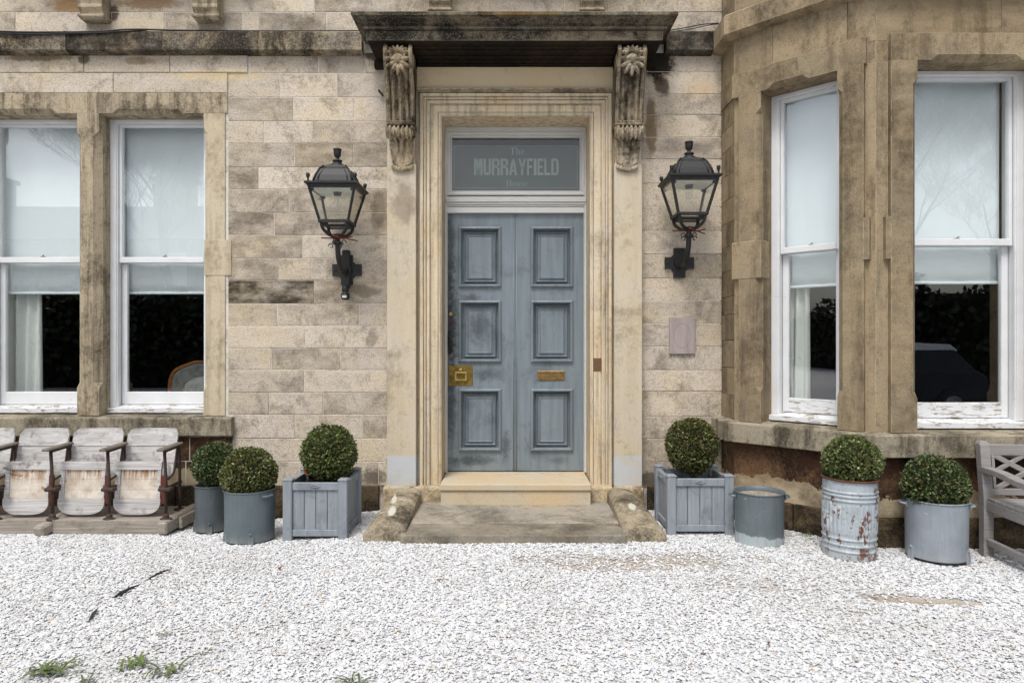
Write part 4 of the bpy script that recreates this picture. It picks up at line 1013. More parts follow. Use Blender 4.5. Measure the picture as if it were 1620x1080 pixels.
    if sensor:
        s_ = MB(); s_.lathe([(.0005, -.145), (.030, -.145), (.030, -.19), (.022, -.20), (.036, -.21), (.038, -.24), (.030, -.262), (.0005, -.265)], (0, -.075, 0), 16); sn = o('motion_sensor', s_, 'iron')
        s_ = MB(); s_.box(-.02, .02, -.116, -.10, -.25, -.228, bev=.004); o('sensor_lens', s_, 'capwhite', sn)
M['lampglass'] = glass('lantern_glass', .03, (.975, .98, .965, 1))
lamp(-1.445, 2.145, 'black lantern on the wall between the left window and the door, motion sensor underneath', True)
lamp(1.465, 2.205, 'black lantern on the wall between the door and the bay, no sensor under its bracket', False)

c = MB(); c.tube([(X(606), -.002, Z(152)), (X(599, 5.9), -.10, Z(143, 5.9))], .009, 6); tag(obj('metal_spike', c, M['iron']), 'short rusty metal spike in the wall beside the left console', 'spike')
# ---------- cables on the string course
def cable(pts, label, r=.006):
    c = MB(); c.tube(bez(pts, 6), r, 6); tag(obj('cable', c, M['cable']), label, 'cable', None)
yb = -.10
c = MB()
c.tube(bez([(-5.2, yb, 4.225), (X(30, 5.9), yb-.004, 4.19), (X(90, 5.9), yb-.004, 4.188), (X(160, 5.9), yb-.004, 4.195), (X(210, 5.9), yb, 4.215), (X(280, 5.9), -.06, 4.224), (X(420, 5.9), -.05, 4.222), (X(570, 5.9), -.05, 4.224)], 6), .007, 6)
c.tube(bez([(-5.2, yb, 4.20), (X(40, 5.9), yb-.008, 4.172), (X(100, 5.9), yb-.008, 4.176), (X(170, 5.9), yb-.006, 4.185), (X(230, 5.9), yb+.03, 4.222)], 6), .006, 6)
c.tube(bez([(X(-20, 5.9), yb-.006, 4.17), (X(30, 5.9), yb-.006, 4.155), (X(70, 5.9), yb-.004, 4.17), (X(105, 5.9), yb-.008, 4.195)], 6), .003, 5)
c.tube(bez([(X(75, 5.9), yb-.006, 4.165), (X(88, 5.9), yb-.006, 4.125), (X(103, 5.9), yb-.006, 4.10), (X(109, 5.9), yb-.006, 4.12), (X(108, 5.9), yb-.006, 4.18)], 6), .003, 5)
tag(obj('cable', c, M['cable']), 'slack black cables along the ledge above the left windows', 'cable')
c = MB()
c.tube(bez([(1.36, -.03, 4.235), (1.5, -.06, 4.245), (1.65, -.07, 4.27), (1.80, -.06, 4.285)], 6), .005, 5); c.tube(bez([(1.38, -.03, 4.222), (1.55, -.06, 4.235), (1.72, -.08, 4.262), (1.82, -.05, 4.282)], 6), .004, 5)
tag(obj('cable', c, M['cable']), 'thin black cables over the ledge between the door hood and the bay', 'cable')

# ---------- boxwood balls
def boxball(x, y, z, r, label, hue, n=7600, squash=(1, 1, 1), seed=1, stem_z=None, hue2=None):
    R = np.random.default_rng(seed)
    t = thing('boxwood_ball', label, 'shrub', (x, y, z-r*squash[2]), 0, 'clipped box balls in pots')
    core = MB()
    def rad(d): return 1+.085*mn.noise(Vector(d)*1.7+Vector((seed, 0, 0)))+.06*mn.noise(Vector(d)*6+Vector((0, seed, 0)))
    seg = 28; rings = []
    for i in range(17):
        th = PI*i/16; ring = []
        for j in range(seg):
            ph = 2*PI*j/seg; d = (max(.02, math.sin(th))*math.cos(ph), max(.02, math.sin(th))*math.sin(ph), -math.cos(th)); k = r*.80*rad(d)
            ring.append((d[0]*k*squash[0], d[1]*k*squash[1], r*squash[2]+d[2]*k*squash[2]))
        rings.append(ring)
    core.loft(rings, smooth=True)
    d = R.normal(size=(n, 3)); d /= np.linalg.norm(d, axis=1)[:, None]
    rr = np.array([rad(v) for v in d]); lay = 1-.20*R.random(n)**1.7+R.normal(0, .008, n)
    stray = R.random(n) < .028; lay = lay+stray*R.uniform(.0, .10, n)
    P = d*(r*rr*lay)[:, None]*np.array(squash)
    P[:, 2] += r*squash[2]
    ax = d*.75+R.normal(0, .55, (n, 3)); ax[:, 2] += .25; ax /= np.linalg.norm(ax, axis=1)[:, None]
    sd = np.cross(ax, R.normal(size=(n, 3))); sd /= np.linalg.norm(sd, axis=1)[:, None]
    nn = np.cross(ax, sd)
    L = R.uniform(.009, .0145, n)[:, None]; W = L*R.uniform(.42, .6, n)[:, None]
    base = P-ax*L; tip = P+ax*L; l = P-sd*W+nn*W*.35; rt = P+sd*W+nn*W*.35; l2 = P+ax*L*.45-sd*W*.85+nn*W*.3; r2 = P+ax*L*.45+sd*W*.85+nn*W*.3
    V = np.stack([base, rt, r2, tip, l2, l], 1).reshape(-1, 3)
    F = (np.arange(n)[:, None]*6+np.array([0, 1, 2, 3, 4, 5])[None]).tolist()
    g = R.random(n)[:, None]; young = (R.random(n) < .16)[:, None]; straw = (R.random(n) < .018)[:, None]
    h1 = np.array(hue); h2 = np.array(hue2 or tuple(c_*2.0 for c_ in hue)); cc = h1*(1-g)+h2*g
    cc = np.where(young, cc*1.9+np.array([.04, .045, .004]), cc); cc = np.where(straw, np.array([.30, .22, .11]), cc)
    bm_ = np.array([mn.noise(Vector(v)*2.6+Vector((seed*3, 1, 2))) for v in d]); brn = ((bm_ > .22) & (R.random(n) < .30))[:, None]
    cc = np.where(brn, np.array([.16, .13, .05])*R.uniform(.6, 1.3, n)[:, None], cc)
    C = np.repeat(cc, 6, 0)
    mb = MB(); mb.v = V.tolist(); mb.f = F; mb.m = [0]*n; mb.s = [False]*n; mb.c = [tuple(c_) for c_ in C]
    cr = obj('crown', mb, M['leaf'], t, world=False, fix=False)
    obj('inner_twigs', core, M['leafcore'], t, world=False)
    st = MB(); st.tube([(0, 0, -.06), (.006, .004, r*.8)], [.016, .012]); obj('stem', st, M['stem'], t, world=False)
    return t

# ---------- pots
def pot(name, label, x, y, r, h, mat, rim='round', handles=False, feet=0, soil='soil', ribs=False, soil_h=.03, cat='plant pot', taper=.97, feetmat=None, rot=0.0, tilt=0.0):
    g = gz(x, y)-.006
    t = thing(name, label, cat, (x, y, g), rot, 'metal pots and planters along the house front')
    if tilt: t.rotation_euler = (0, tilt, rot)
    b = MB(); seg = 144 if ribs else 48; rb_ = r*taper; z0 = .025 if feet else 0
    prof = [(.0005, z0+.012), (rb_-.012, z0+.012), (rb_-.006, z0), (rb_, z0+.004)]
    N = 110 if ribs else 40
    for k in range(1, N):
        z = z0+(h-z0)*k/N; rr = rb_+(r-rb_)*k/N; off = 0
        if ribs:
            for zc in (.06, .10, .14, .40, .43, .455): off += .008*math.exp(-((z-zc)/.006)**2)
        prof.append((rr+off, z))
    if ribs: prof += [(r+.004, h-.012), (r+.010, h-.004), (r+.004, h+.004), (r-.006, h), (r-.008, h-.03)]
    else: prof += [(r, h-.008), (r+.005, h-.006), (r+.006, h+.001), (r, h+.004), (r-.006, h), (r-.008, h-.03)]
    prof += [(r-.010, h-soil_h-.05)]
    rings = []
    for (pr_, z) in prof:
        ring = []
        for j in range(seg):
            a = 2*PI*j/seg; q_ = pr_
            if ribs and .165 < z < .385 and pr_ > rb_*.98: q_ += .0035*math.cos(a*36) if False else .006*(1 if (j % 4 < 2) else 0)*sstep((z-.165)/.02)*sstep((.385-z)/.02)
            ring.append((q_*math.cos(a), q_*math.sin(a), z))
        rings.append(ring)
    b.loft(rings, cap=False, smooth=True); body = obj('pot_body', b, mat, t, world=False)
    if ribs:
        rm_ = MB(); rm_.lathe([(r-.004, h-.006), (r+.012, h-.006), (r+.013, h+.002), (r+.006, h+.008), (r-.004, h+.006)], (0, 0, 0), 48); obj('rusty_rim', rm_, M['rust'], t, world=False)
    s_ = MB(); n = 26; rings = []
    for i in range(11):
        q_ = (r-.0095)*(1-i/10); rings.append([(q_*math.cos(2*PI*j/n), q_*math.sin(2*PI*j/n), h-soil_h+.012*mn.noise(Vector((q_*math.cos(2*PI*j/n)*14, q_*math.sin(2*PI*j/n)*14, x)))*(0 if i == 0 else 1)) for j in range(n)])
    s_.loft(rings, cap=False, smooth=True); obj('soil', s_, M[soil], t, world=False)
    if handles:
        for a in handles:
            hm = MB(); T = MB(Matrix.Rotation(a, 4, 'Z'))
            T.tube(bez([(r, -.04, h-.035), (r+.028, -.032, h-.033), (r+.034, 0, h-.032), (r+.028, .032, h-.033), (r, .04, h-.035)], 4), .008, 6); T.box(r-.002, r+.004, -.05, .05, h-.055, h-.015, bev=.002)
            hm.add(T.v, T.f, smooth=False); obj('handle', hm, mat, t, world=False)
    for k in range(feet):
        a = feet_angles[k]; f_ = MB(Matrix.Rotation(a, 4, 'Z')); f_.loft([[(rb_-.008, -.02, .10), (rb_+.004, -.02, .10), (rb_+.004, .02, .10), (rb_-.008, .02, .10)], [(rb_-.004, -.022, .05), (rb_+.012, -.022, .05), (rb_+.012, .022, .05), (rb_-.004, .022, .05)], [(rb_-.0, -.018, -.01), (rb_+.02, -.018, -.01), (rb_+.02, .018, -.01), (rb_-.0, .018, -.01)]])
        f_.ell((rb_+.006, 0, .095), (.008, .012, .012)); obj('foot', f_, mat, t, world=False)
    return t
feet_angles = [math.radians(-168), math.radians(-72), math.radians(60)]
pot('round_planter', 'dark grey metal pot behind its neighbour, nearest the theatre seats', X(334, 5.50), -.50, .122, .385, M['pot_dark'], feet=3)
boxball(X(340, 5.5), -.50, .535, .175, 'box ball beside the theatre seats, half hidden by the ball in front', (.030, .050, .018), seed=3, hue2=(.075, .105, .035))
feet_angles = [math.radians(-175), math.radians(-68), math.radians(60)]
pot('round_planter', 'broad grey metal pot left of the left wooden planter, standing furthest forward there', X(395.5, 5.18), -.82, .184, .40, M['pot_mid'], feet=2, handles=[math.radians(-30), math.radians(150)])
boxball(X(394, 5.18), -.82, .515, .200, 'olive box ball in the broad grey pot left of the door', (.040, .055, .016), seed=5, hue2=(.12, .13, .04))
pot('round_planter', 'grey metal pot with peeling paint, without a shrub, right of the right wooden planter', X(1201, 5.04), -.96, .176, .375, M['pot_peel'], soil='drygrit', handles=[math.radians(-8), math.radians(172)], soil_h=.035)
pot('ribbed_bin_planter', 'tall ribbed galvanised bin with brown rust patches holding a box ball', X(1343, 4.72), -1.28, .173, .535, M['galv'], ribs=True, cat='plant pot', soil_h=.05, tilt=.012)
boxball(X(1349, 4.72), -1.27, .690, .187, 'bright green box ball growing in the rusty ribbed bin', (.045, .068, .020), seed=8, n=7000, squash=(1, 1, .95), hue2=(.14, .165, .055))
feet_angles = [math.radians(-172), math.radians(-48), math.radians(60)]
pot('round_planter', 'light grey metal pot on little feet next to the garden bench', X(1481, 4.645), -1.355, .190, .41, M['pot_light'], feet=3, handles=[math.radians(-15), math.radians(165)])
boxball(X(1479, 4.645), -1.355, .545, .206, 'dark green box ball in the light grey pot beside the bench', (.024, .042, .014), seed=9, n=8400, squash=(1, .98, .97), hue2=(.075, .10, .032))

# ---------- wooden Versailles planters
def planter(x0, x1, y0, y1, label, h=.455):
    g = gz((x0+x1)/2, y0)-.01; cx_, cy_ = (x0+x1)/2, (y0+y1)/2
    t = thing('box_planter', label, 'planter', (cx_, cy_, g), 0, 'wooden box planters flanking the door')
    W, D = (x1-x0)/2, (y1-y0)/2; pw = .068
    mt = M['planter']
    for sx in (-1, 1):
        for sy in (-1, 1):
            p = MB(); xc, yc = sx*(W-pw/2), sy*(D-pw/2)
            p.box(xc-pw/2, xc+pw/2, yc-pw/2, yc+pw/2, 0, h, bev=.005); p.loft([[(xc-a, yc-a, z), (xc+a, yc-a, z), (xc+a, yc+a, z), (xc-a, yc+a, z)] for a, z in ((pw/2+.003, h), (pw/2+.003, h+.006), (pw/2-.008, h+.014))])
            obj('post', p, mt, t, world=False)
    for k in range(4):
        R = Matrix.Rotation(k*PI/2, 4, 'Z'); w_, d_ = (W, D) if k % 2 == 0 else (D, W)
        r = MB(R); a = w_-pw
        r.box(-a, a, -d_+.012, -d_+.045, h-.075, h-.018, bev=.004); r.box(-a, a, -d_+.012, -d_+.045, .035, .085, bev=.004)
        n = 4; 
        for j in range(n):
            xa = -a+2*a*j/n; r.box(xa+.002, xa+2*a/n-.002, -d_+.026, -d_+.042, .084, h-.074, bev=.002)
        if k % 2 == 0 or True:
            T = MB(R); T.tube(bez([(-.035, -d_+.010, h-.043), (0, -d_+.004, h-.051), (.035, -d_+.010, h-.043)], 4), .004, 5); T.tube(bez([(-.035, -d_+.010, h-.043), (0, -d_+.008, h-.037), (.035, -d_+.010, h-.043)], 4), .0025, 5); r.add([Matrix.Rotation(-k*PI/2, 4, 'Z') @ Vector(v) for v in T.v], T.f)
        obj('side_panel', r, mt, t, world=False)
    s_ = MB(); n = 14
    vs = [(-W+.05+(2*W-.1)*i/n, -D+.05+(2*D-.1)*j/n, h-.085+.02*mn.noise(Vector((i*.6, j*.6, x0)))) for j in range(n+1) for i in range(n+1)]
    s_.add(vs, [(j*(n+1)+i, j*(n+1)+i+1, (j+1)*(n+1)+i+1, (j+1)*(n+1)+i) for j in range(n) for i in range(n)], smooth=True); obj('soil', s_, M['soil'], t, world=False)
planter(-1.718, -1.235, -.89, -.39, 'grey panelled wooden planter box left of the door steps')
boxball(-1.437, -.64, .645, .218, 'olive-green box ball in the wooden planter left of the door', (.036, .052, .012), seed=12, n=7800, squash=(.98, .98, 1.0), hue2=(.105, .135, .035))
planter(1.182, 1.69, -.81, -.33, 'grey panelled wooden planter box right of the door steps')
boxball(1.435, -.56, .690, .212, 'round dark olive box ball in the wooden planter right of the door', (.036, .044, .012), seed=14, n=7800, squash=(.98, .98, 1.03), hue2=(.095, .10, .028))
q = MB(); T = MB(Matrix.Translation((-1.62, -.44, .43)) @ Matrix.Rotation(.9, 4, 'X')); T.lathe([(.0005, 0), (.035, 0), (.05, .09), (.055, .09), (.055, .105), (.045, .105), (.03, .01)], seg=18); q.add(T.v, T.f, smooth=True)
tag(obj('clay_pot', q, M['terracotta']), 'small terracotta pot lying in the left wooden planter', 'flower pot')

# ---------- theatre seats on their timber base
th = thing('theatre_seat_row', 'row of weathered tip-up theatre seats with rusty iron arms on a timber base', 'seating', (-3.64, -.35, 0))
g0 = gz(-3.2, -.6)-.01
q = MB(); zt_ = .112
xr = -2.73
q.box(X(82, 5.38), xr-.03, -.62, -.575, g0, zt_, bev=.004); q.box(-5.2, X(78, 5.38), -.60, -.555, g0, zt_-.004, bev=.004)
for k in range(3): q.box(X(84, 5.38), xr-.04, -.571+k*.155, -.42+k*.155, zt_-.035, zt_-.004-.003*k, bev=.003); q.box(-5.2, X(80, 5.38), -.551+k*.15, -.405+k*.15, zt_-.035, zt_-.008, bev=.003)
obj('base_platform', q, M['basewood'], th)
q = MB(); q.obox((xr, -.68, .062), (xr-.0, -.10, .075), .075, .10, bev=.012); q.obox((xr+.055, -.50, .06), (xr+.06, -.12, .065), .03, .09, bev=.006); obj('base_end_rail', q, M['basewood'], th)
q = MB(); q.obox((X(62, 5.3)-.02, -.69, .035), (X(88, 5.42), -.45, .10), .10, .085, bev=.015); obj('base_bracket', q, M['basewood'], th)
px_ = [-2.745, -3.195, -3.645, -4.095, -4.545, -4.995]
for k, xp in enumerate(px_):
    s_ = MB(); a = zt_-.01
    s_.tube([(xp, -.585, a), (xp, -.585, .40), (xp-.004, -.60, .66)], .0125, 6); s_.ell((xp, -.585, a+.01), (.05, .035, .018)); s_.ell((xp, -.585, a+.03), (.026, .022, .03))
    s_.tube([(xp, -.60, .650), (xp+.004, -.50, .655), (xp+.006, -.40, .66)], .010, 6)
    s_.tube([(xp+.006, -.39, .66), (xp+.004, -.37, .52), (xp, -.36, .40), (xp, -.36, .34)], .012, 6); s_.tube(bez([(xp+.006, -.41, .65), (xp+.004, -.43, .54), (xp, -.47, .45), (xp, -.58, .42)], 5), .009, 5)
    s_.tube([(xp, -.36, .35), (xp-.02, -.31, .20), (xp-.05, -.26, a)], .012, 6); s_.ell((xp-.05, -.26, a+.01), (.05, .04, .016)); s_.tube([(xp, -.60, .355), (xp, -.34, .36)], .014, 6)
    s_.box(xp-.05, xp+.05, -.62, -.555, .335, .365, bev=.008)
    obj('iron_standard', s_, M['ironrust'], th)
    ar = MB(); ar.obox((xp-.010, -.665, .668), (xp+.012, -.375, .684), .058, .020, bev=.006); obj('armrest', ar, M['armwood'], th)
    if k < 5:
        hg = MB(); hg.box(xp-.088, xp-.046, -.50, -.485, .21, .44, bev=.003); hg.box(xp-.10, xp-.02, -.505, -.47, .335, .36, bev=.004); obj('hinge_plate', hg, M['redrust'], th)
def seatboards(x0, x1, k):
    # curved back, planked
    bb = MB(); n = 8; rows_ = [0, .06, .165, .26, .34, .372, .385]; zbot, lean = .42, .17
    def P(s, t, off):
        z = zbot+t*.985; y = -.405+t*lean+(-.03*(1-(2*s-1)**2))*-1-off
        sh = 0 if t < .36 else (.028 if t < .38 else .05)
        xl, xh = x0+.022*t/.385+sh*.8, x1+.022*t/.385-sh*.6
        return (xl+(xh-xl)*s, y, z)
    for a, b2 in ((0, .10), (.105, .235), (.240, .385)):
        ts = [a]+[r for r in rows_ if a < r < b2]+[b2]
        bb.loft([[P(i/n, t, 0) for i in range(n+1)]+[P(i/n, t, -.016) for i in range(n, -1, -1)] for t in ts], smooth=False)
    bo = obj('backrest', bb, M['seatwood'], th)
    # tipped-up seat: rails, veneer panel, rounded nose
    X0, X1 = x0-.020, x1-.045; yb_, tl = -.50, .10
    def Q(x, z, off): return (x, yb_+(z-.13)*tl-off, z)
    st = MB()
    def plate(x0_, x1_, z0_, z1_, t0, t1):
        st.loft([[Q(x0_, z, t0), Q(x1_, z, t0), Q(x1_, z, t1), Q(x0_, z, t1)] for z in (z0_, z1_)])
    plate(X0, X1, .485, .548, .0, .026); plate(X0+.022, X0+.058, .255, .484, .0, .022); plate(X1-.030, X1-.004, .255, .484, .0, .022)
    nose = []
    a0, a1 = X0+.012, X1; m = (a0+a1)/2; hw = (a1-a0)/2
    for j in range(17):
        a = PI+PI*j/16; nose.append((m+hw*(math.copysign(abs(math.cos(a))**.62, math.cos(a))), .235+.105*math.copysign(abs(math.sin(a))**.8, math.sin(a))))
    nose = [(a0, .254)]+nose+[(a1, .254)]
    st.loft([[Q(x, z, .020) for x, z in nose], [Q(x, z, .0) for x, z in nose]])
    so_ = obj('seat', st, M['seatwood'], th)
    vn = MB()
    for z0_, z1_ in ((.256, .325), (.3265, .41), (.4115, .4835)): vn.loft([[Q(X0+.058, z, .010+.0015*(z0_ > .3)), Q(X1-.030, z, .010+.0015*(z0_ > .3)), Q(X1-.030, z, .0), Q(X0+.058, z, .0)] for z in (z0_, z1_)])
    obj('seat_panel', vn, M['veneer'], so_)
for k in range(5): seatboards(px_[k]-.452+.006*random.uniform(-1, 1), px_[k]-.040, k)

# ---------- bench
bn = thing('garden_bench', 'weathered grey timber garden bench with lattice back and curved arms', 'bench', (3.245, -1.25, gz(3.2, -1.3)-.012), math.radians(-4))
BL = 1.5; mt = M['bench']
def bo(name, mb, par=None): return bevel(obj(name, mb, mt, par or bn, world=False), .004, 2)
for xk in (0.035, BL-.035):
    p = MB(); p.loft([[(xk-.033, y-.03, z), (xk+.033, y-.03, z), (xk+.033, y+.03, z), (xk-.033, y+.03, z)] for y, z in ((-.03, 0), (-.03, .40), (.01, .74), (.018, .775))]+[[(xk-.022, y-.02, z), (xk+.022, y-.02, z), (xk+.022, y+.02, z), (xk-.022, y+.02, z)] for y, z in ((.02, .795),)])
    bo('back_leg', p)
    p = MB(); p.box(xk-.033, xk+.033, -.60, -.54, 0, .575); bo('front_leg', p)
    p = MB(); pts = bez([(xk, .0, .600), (xk, -.2, .60), (xk, -.42, .575), (xk, -.64, .585)], 5)
    p.loft([[(v.x-.035, v.y, v.z-.02), (v.x+.035, v.y, v.z-.02), (v.x+.035, v.y, v.z+.02), (v.x-.035, v.y, v.z+.02)] for v in pts]); bo('armrest', p)
    p = MB(); p.box(xk-.018, xk+.018, -.54, -.06, .325, .395); bo('seat_rail', p)
    p = MB(); p.box(xk-.018, xk+.018, -.54, -.06, .09, .135); bo('stretcher', p)
    p = MB(); p.obox((xk+.02, -.52, .22), (xk+.22, -.52, .335), .02, .03) if xk < 1 else p.obox((xk-.02, -.52, .22), (xk-.22, -.52, .335), .02, .03); bo('brace', p)
    for zz in (.36, .60-.02): pass
    p = MB(); 
    for zz, yy in ((.345, -.603), (.40, -.063)): disc(p, xk, zz, .012, yy, .006, 10)
    obj('bolt', p, M['steel'], bn, world=False)
p = MB(); p.box(.068, BL-.068, -.57, -.545, .32, .395); bo('front_rail', p)
for j in range(6):
    p = MB(); p.box(.02, BL-.02, -.60+.085*j+.02, -.60+.085*j+.095, .396, .416); bo('seat_slat', p)
def yb2(z): return -.03+max(0, (z-.40))*.118
p = MB(); p.obox((.068, yb2(.74), .735), (BL-.068, yb2(.74), .735), .028, .075); bo('top_rail', p)
p = MB(); p.obox((.068, yb2(.455), .45), (BL-.068, yb2(.455), .45), .028, .045); bo('lower_rail', p)
la = MB(); zlo, zhi = .472, .698
def bar(xa, za, xb, zb_, o=0, w=.034): la.obox((xa, yb2(za)+o, za), (xb, yb2(zb_)+o, zb_), .020, w)
wc = (BL-.136)/3
for j in range(4): bar(.09 + (BL-.18)*j/3, zlo, .09+(BL-.18)*j/3, zhi, .0, .034)
for j in range(3):
    a = .105+(BL-.18)*j/3; b_ = a+(BL-.18)/3-.03
    bar(a, zhi, b_, zlo, .003); bar(a, zlo, b_, zhi, -.003)
    m = (a+b_)/2; zm = (zlo+zhi)/2
    bar(a+.0, zm, m, zhi, .005, .028); bar(m, zhi, b_, zm, .005, .028); bar(b_, zm, m, zlo, .005, .028); bar(m, zlo, a, zm, .005, .028)
bo('lattice', la)

# ================================================================== GROUND AND GRAVEL
g = MB(); xs = [-60, -30, -14, -9]+[-7+.07*i for i in range(201)]+[9, 14, 30, 60]; ys = [-60, -40, -25, -14, -9]+[-7+.07*i for i in range(111)]+[.8]
vs = [(x, y, (gz(x, y) if abs(x) < 7.1 and y > -7.1 else .05)-.007) for y in ys for x in xs]; n = len(xs); R_ = None
g.add(vs, [(j*n+i, j*n+i+1, (j+1)*n+i+1, (j+1)*n+i) for j in range(len(ys)-1) for i in range(n-1)], smooth=True)

def bare(x, y):
    """1 where the chips are scuffed away and the sandy ground shows"""
    w = 0.0
    for (u, v, ru, rv, a) in ((1090, 884, 110, 12, .72), (1000, 892, 160, 14, .75), (860, 885, 60, 7, .7), (1480, 950, 75, 9, .97), (1400, 945, 60, 7, .8), (1360, 968, 60, 6, .5), (1250, 925, 160, 16, .35)):
        d = (CZ-.05)*FPX/(v-540); cx_, cy_ = X(u, d), d-CD
        rx = ru*d/FPX; ry = abs((CZ-.05)*FPX/(v+rv-540)-(CZ-.05)*FPX/(v-rv-540))/2
        q_ = math.hypot((x-cx_)/rx, (y-cy_)/ry)+.55*mn.noise(Vector((x*5, y*8, 0)))
        w = max(w, a*sstep((1.25-q_)/.6))
    return w
g.c = [((lambda b_: (b_, b_, b_))(min(1, bare(v_[0], v_[1])*1.3)) if (-4.2 < v_[1] < .3 and abs(v_[0]) < 6) else (0, 0, 0)) for v_ in g.v]
tag(obj('ground', g, M['ground'], fix=False), kind='structure')
N = 300000
dd = RNG.uniform(2.35, 6.1, N*2); hw = .78*dd+.9
keep = RNG.random(N*2) < hw/(.78*6.1+.9); dd = dd[keep][:N]; hw = hw[keep][:N]
xx_ = RNG.uniform(-1, 1, len(dd))*hw; yy_ = dd-CD
ok = np.ones(len(dd), bool)
ok &= ~((xx_ > -.80) & (xx_ < .82) & (yy_ > -1.0)) & ~(yy_ > .0)
ok &= ~((xx_ > 1.90) & (xx_ < 4.76) & (yy_ > -.30)) & ~((xx_ > 2.64) & (xx_ < 4.0) & (yy_ > -1.08)) & ~((xx_-1.87+(yy_+.34) > 0.0) & (xx_ < 2.65) & (yy_ > -1.08) & (yy_ < -.25))
for (px0, py0, pr0) in ((X(395.5, 5.18), -.82, .17), (X(1203, 5.04), -.96, .17), (X(1346, 4.72), -1.28, .17), (X(1485, 4.645), -1.355, .18), (X(334, 5.5), -.5, .11)): ok &= np.hypot(xx_-px0, yy_-py0) > pr0
xx_ = xx_[ok]; yy_ = yy_[ok]
zz_ = np.array([gz(a, b) for a, b in zip(xx_, yy_)])
cov = np.array([bare(a, b) for a, b in zip(xx_, yy_)])
keep = RNG.random(len(xx_)) > cov; xx_ = xx_[keep]; yy_ = yy_[keep]; zz_ = zz_[keep]
n = len(xx_)
ph = (1+5**.5)/2
IV = np.array([(-1, ph, 0), (1, ph, 0), (-1, -ph, 0), (1, -ph, 0), (0, -1, ph), (0, 1, ph), (0, -1, -ph), (0, 1, -ph), (ph, 0, -1), (ph, 0, 1), (-ph, 0, -1), (-ph, 0, 1)])/math.sqrt(1+ph*ph)
IF = np.array([(0, 11, 5), (0, 5, 1), (0, 1, 7), (0, 7, 10), (0, 10, 11), (1, 5, 9), (5, 11, 4), (11, 10, 2), (10, 7, 6), (7, 1, 8), (3, 9, 4), (3, 4, 2), (3, 2, 6), (3, 6, 8), (3, 8, 9), (4, 9, 5), (2, 4, 11), (6, 2, 10), (8, 6, 7), (9, 8, 1)])
sz = .0072*np.exp(RNG.normal(0, .30, n)); sz = np.clip(sz, .0035, .016)
V = IV[None]*(1+RNG.normal(0, .15, (n, 12)))[:, :, None]*np.stack([sz*RNG.uniform(.95, 1.45, n), sz*RNG.uniform(.75, 1.05, n), sz*RNG.uniform(.24, .42, n)], 1)[:, None, :]
ax_, bx_, cx2 = RNG.normal(0, .20, n), RNG.normal(0, .20, n), RNG.uniform(0, 2*PI, n)
def rotm(a, i, j):
    R = np.zeros((n, 3, 3)); R[:, 0, 0] = R[:, 1, 1] = R[:, 2, 2] = 1; c_, s_ = np.cos(a), np.sin(a); R[:, i, i] = c_; R[:, j, j] = c_; R[:, i, j] = -s_; R[:, j, i] = s_; return R
RM = rotm(cx2, 0, 1) @ rotm(bx_, 0, 2) @ rotm(ax_, 1, 2)
V = np.einsum('nij,nkj->nki', RM, V)
V += np.stack([xx_, yy_, zz_+RNG.uniform(-.004, .0035, n)], 1)[:, None, :]
t = RNG.random(n); br = RNG.uniform(.62, .745, n)
C = np.stack([br*.985, br*.997, br*1.005], 1)
def setc(m, rgb, j=.12): C[m] = np.array(rgb)*(1+RNG.uniform(-j, j, m.sum()))[:, None]
setc(t < .20, (.60, .615, .635), .08); setc(t < .02, (.38, .40, .415)); setc((t > .965), (.64, .59, .50)); setc(t > .992, (.50, .37, .24)); setc(t > .9975, (.20, .09, .05))
dirt = np.array([mn.noise(Vector((a*.8, b*1.3, 9.1)))+.6*mn.noise(Vector((a*3.1, b*4.2, 2.1))) for a, b in zip(xx_, yy_)])
C *= (1-.10*np.clip(dirt+.2, 0, 1.2))[:, None]*np.array([1, .985, .96])**np.clip(dirt+.1, 0, 1)[:, None]
me = bpy.data.meshes.new('gravel'); me.vertices.add(n*12); me.vertices.foreach_set('co', V.reshape(-1).astype(np.float32))
F = (np.arange(n)[:, None, None]*12+IF[None]).reshape(-1).astype(np.int32)
me.loops.add(len(F)); me.loops.foreach_set('vertex_index', F); me.polygons.add(n*20); me.polygons.foreach_set('loop_start', np.arange(0, n*60, 3, dtype=np.int32)); me.polygons.foreach_set('loop_total', np.full(n*20, 3, np.int32))
at = me.attributes.new('Col', 'FLOAT_COLOR', 'POINT'); at.data.foreach_set('color', np.concatenate([np.repeat(C, 12, 0), np.ones((n*12, 1))], 1).astype(np.float32).ravel())
me.update(calc_edges=True); me.polygons.foreach_set('use_smooth', np.zeros(n*20, bool)); me.materials.append(M['pebble'])
o = bpy.data.objects.new('gravel', me); COL.objects.link(o); tag(o, 'white marble chips spread over the forecourt', 'gravel', kind='stuff')

# ---------- small things on the gravel
def gp(u, v):
    d = (CZ-.06)*FPX/(v-540); return X(u, d), d-CD
def strip(pts, wd, label):
    c = MB(); P_ = [Vector((*gp(u, v), 0)) for u, v in pts]
    rings = []
    for i, p in enumerate(P_):
        d = (P_[min(i+1, len(P_)-1)]-P_[max(i-1, 0)]).normalized(); s_ = Vector((-d.y, d.x, 0)); z = gz(p.x, p.y)+.004+.010*math.sin(i*1.3)
        w_ = wd*(.4 if i in (0, len(P_)-1) else 1); h_ = .016
        rings.append([p+s_*.0015+Vector((0, 0, z-.02)), p+s_*.0015+Vector((0, 0, z+w_)), p-s_*.0015+Vector((0, 0, z+w_)), p-s_*.0015+Vector((0, 0, z-.02))])
    c.loft(rings); return tag(obj('edging_strip', c, M['plastic']), label, 'plastic edging', 'black edging showing through the gravel')
strip([(178, 943), (190, 938), (205, 930), (223, 920)], .011, 'longest black plastic strip poking out of the gravel')
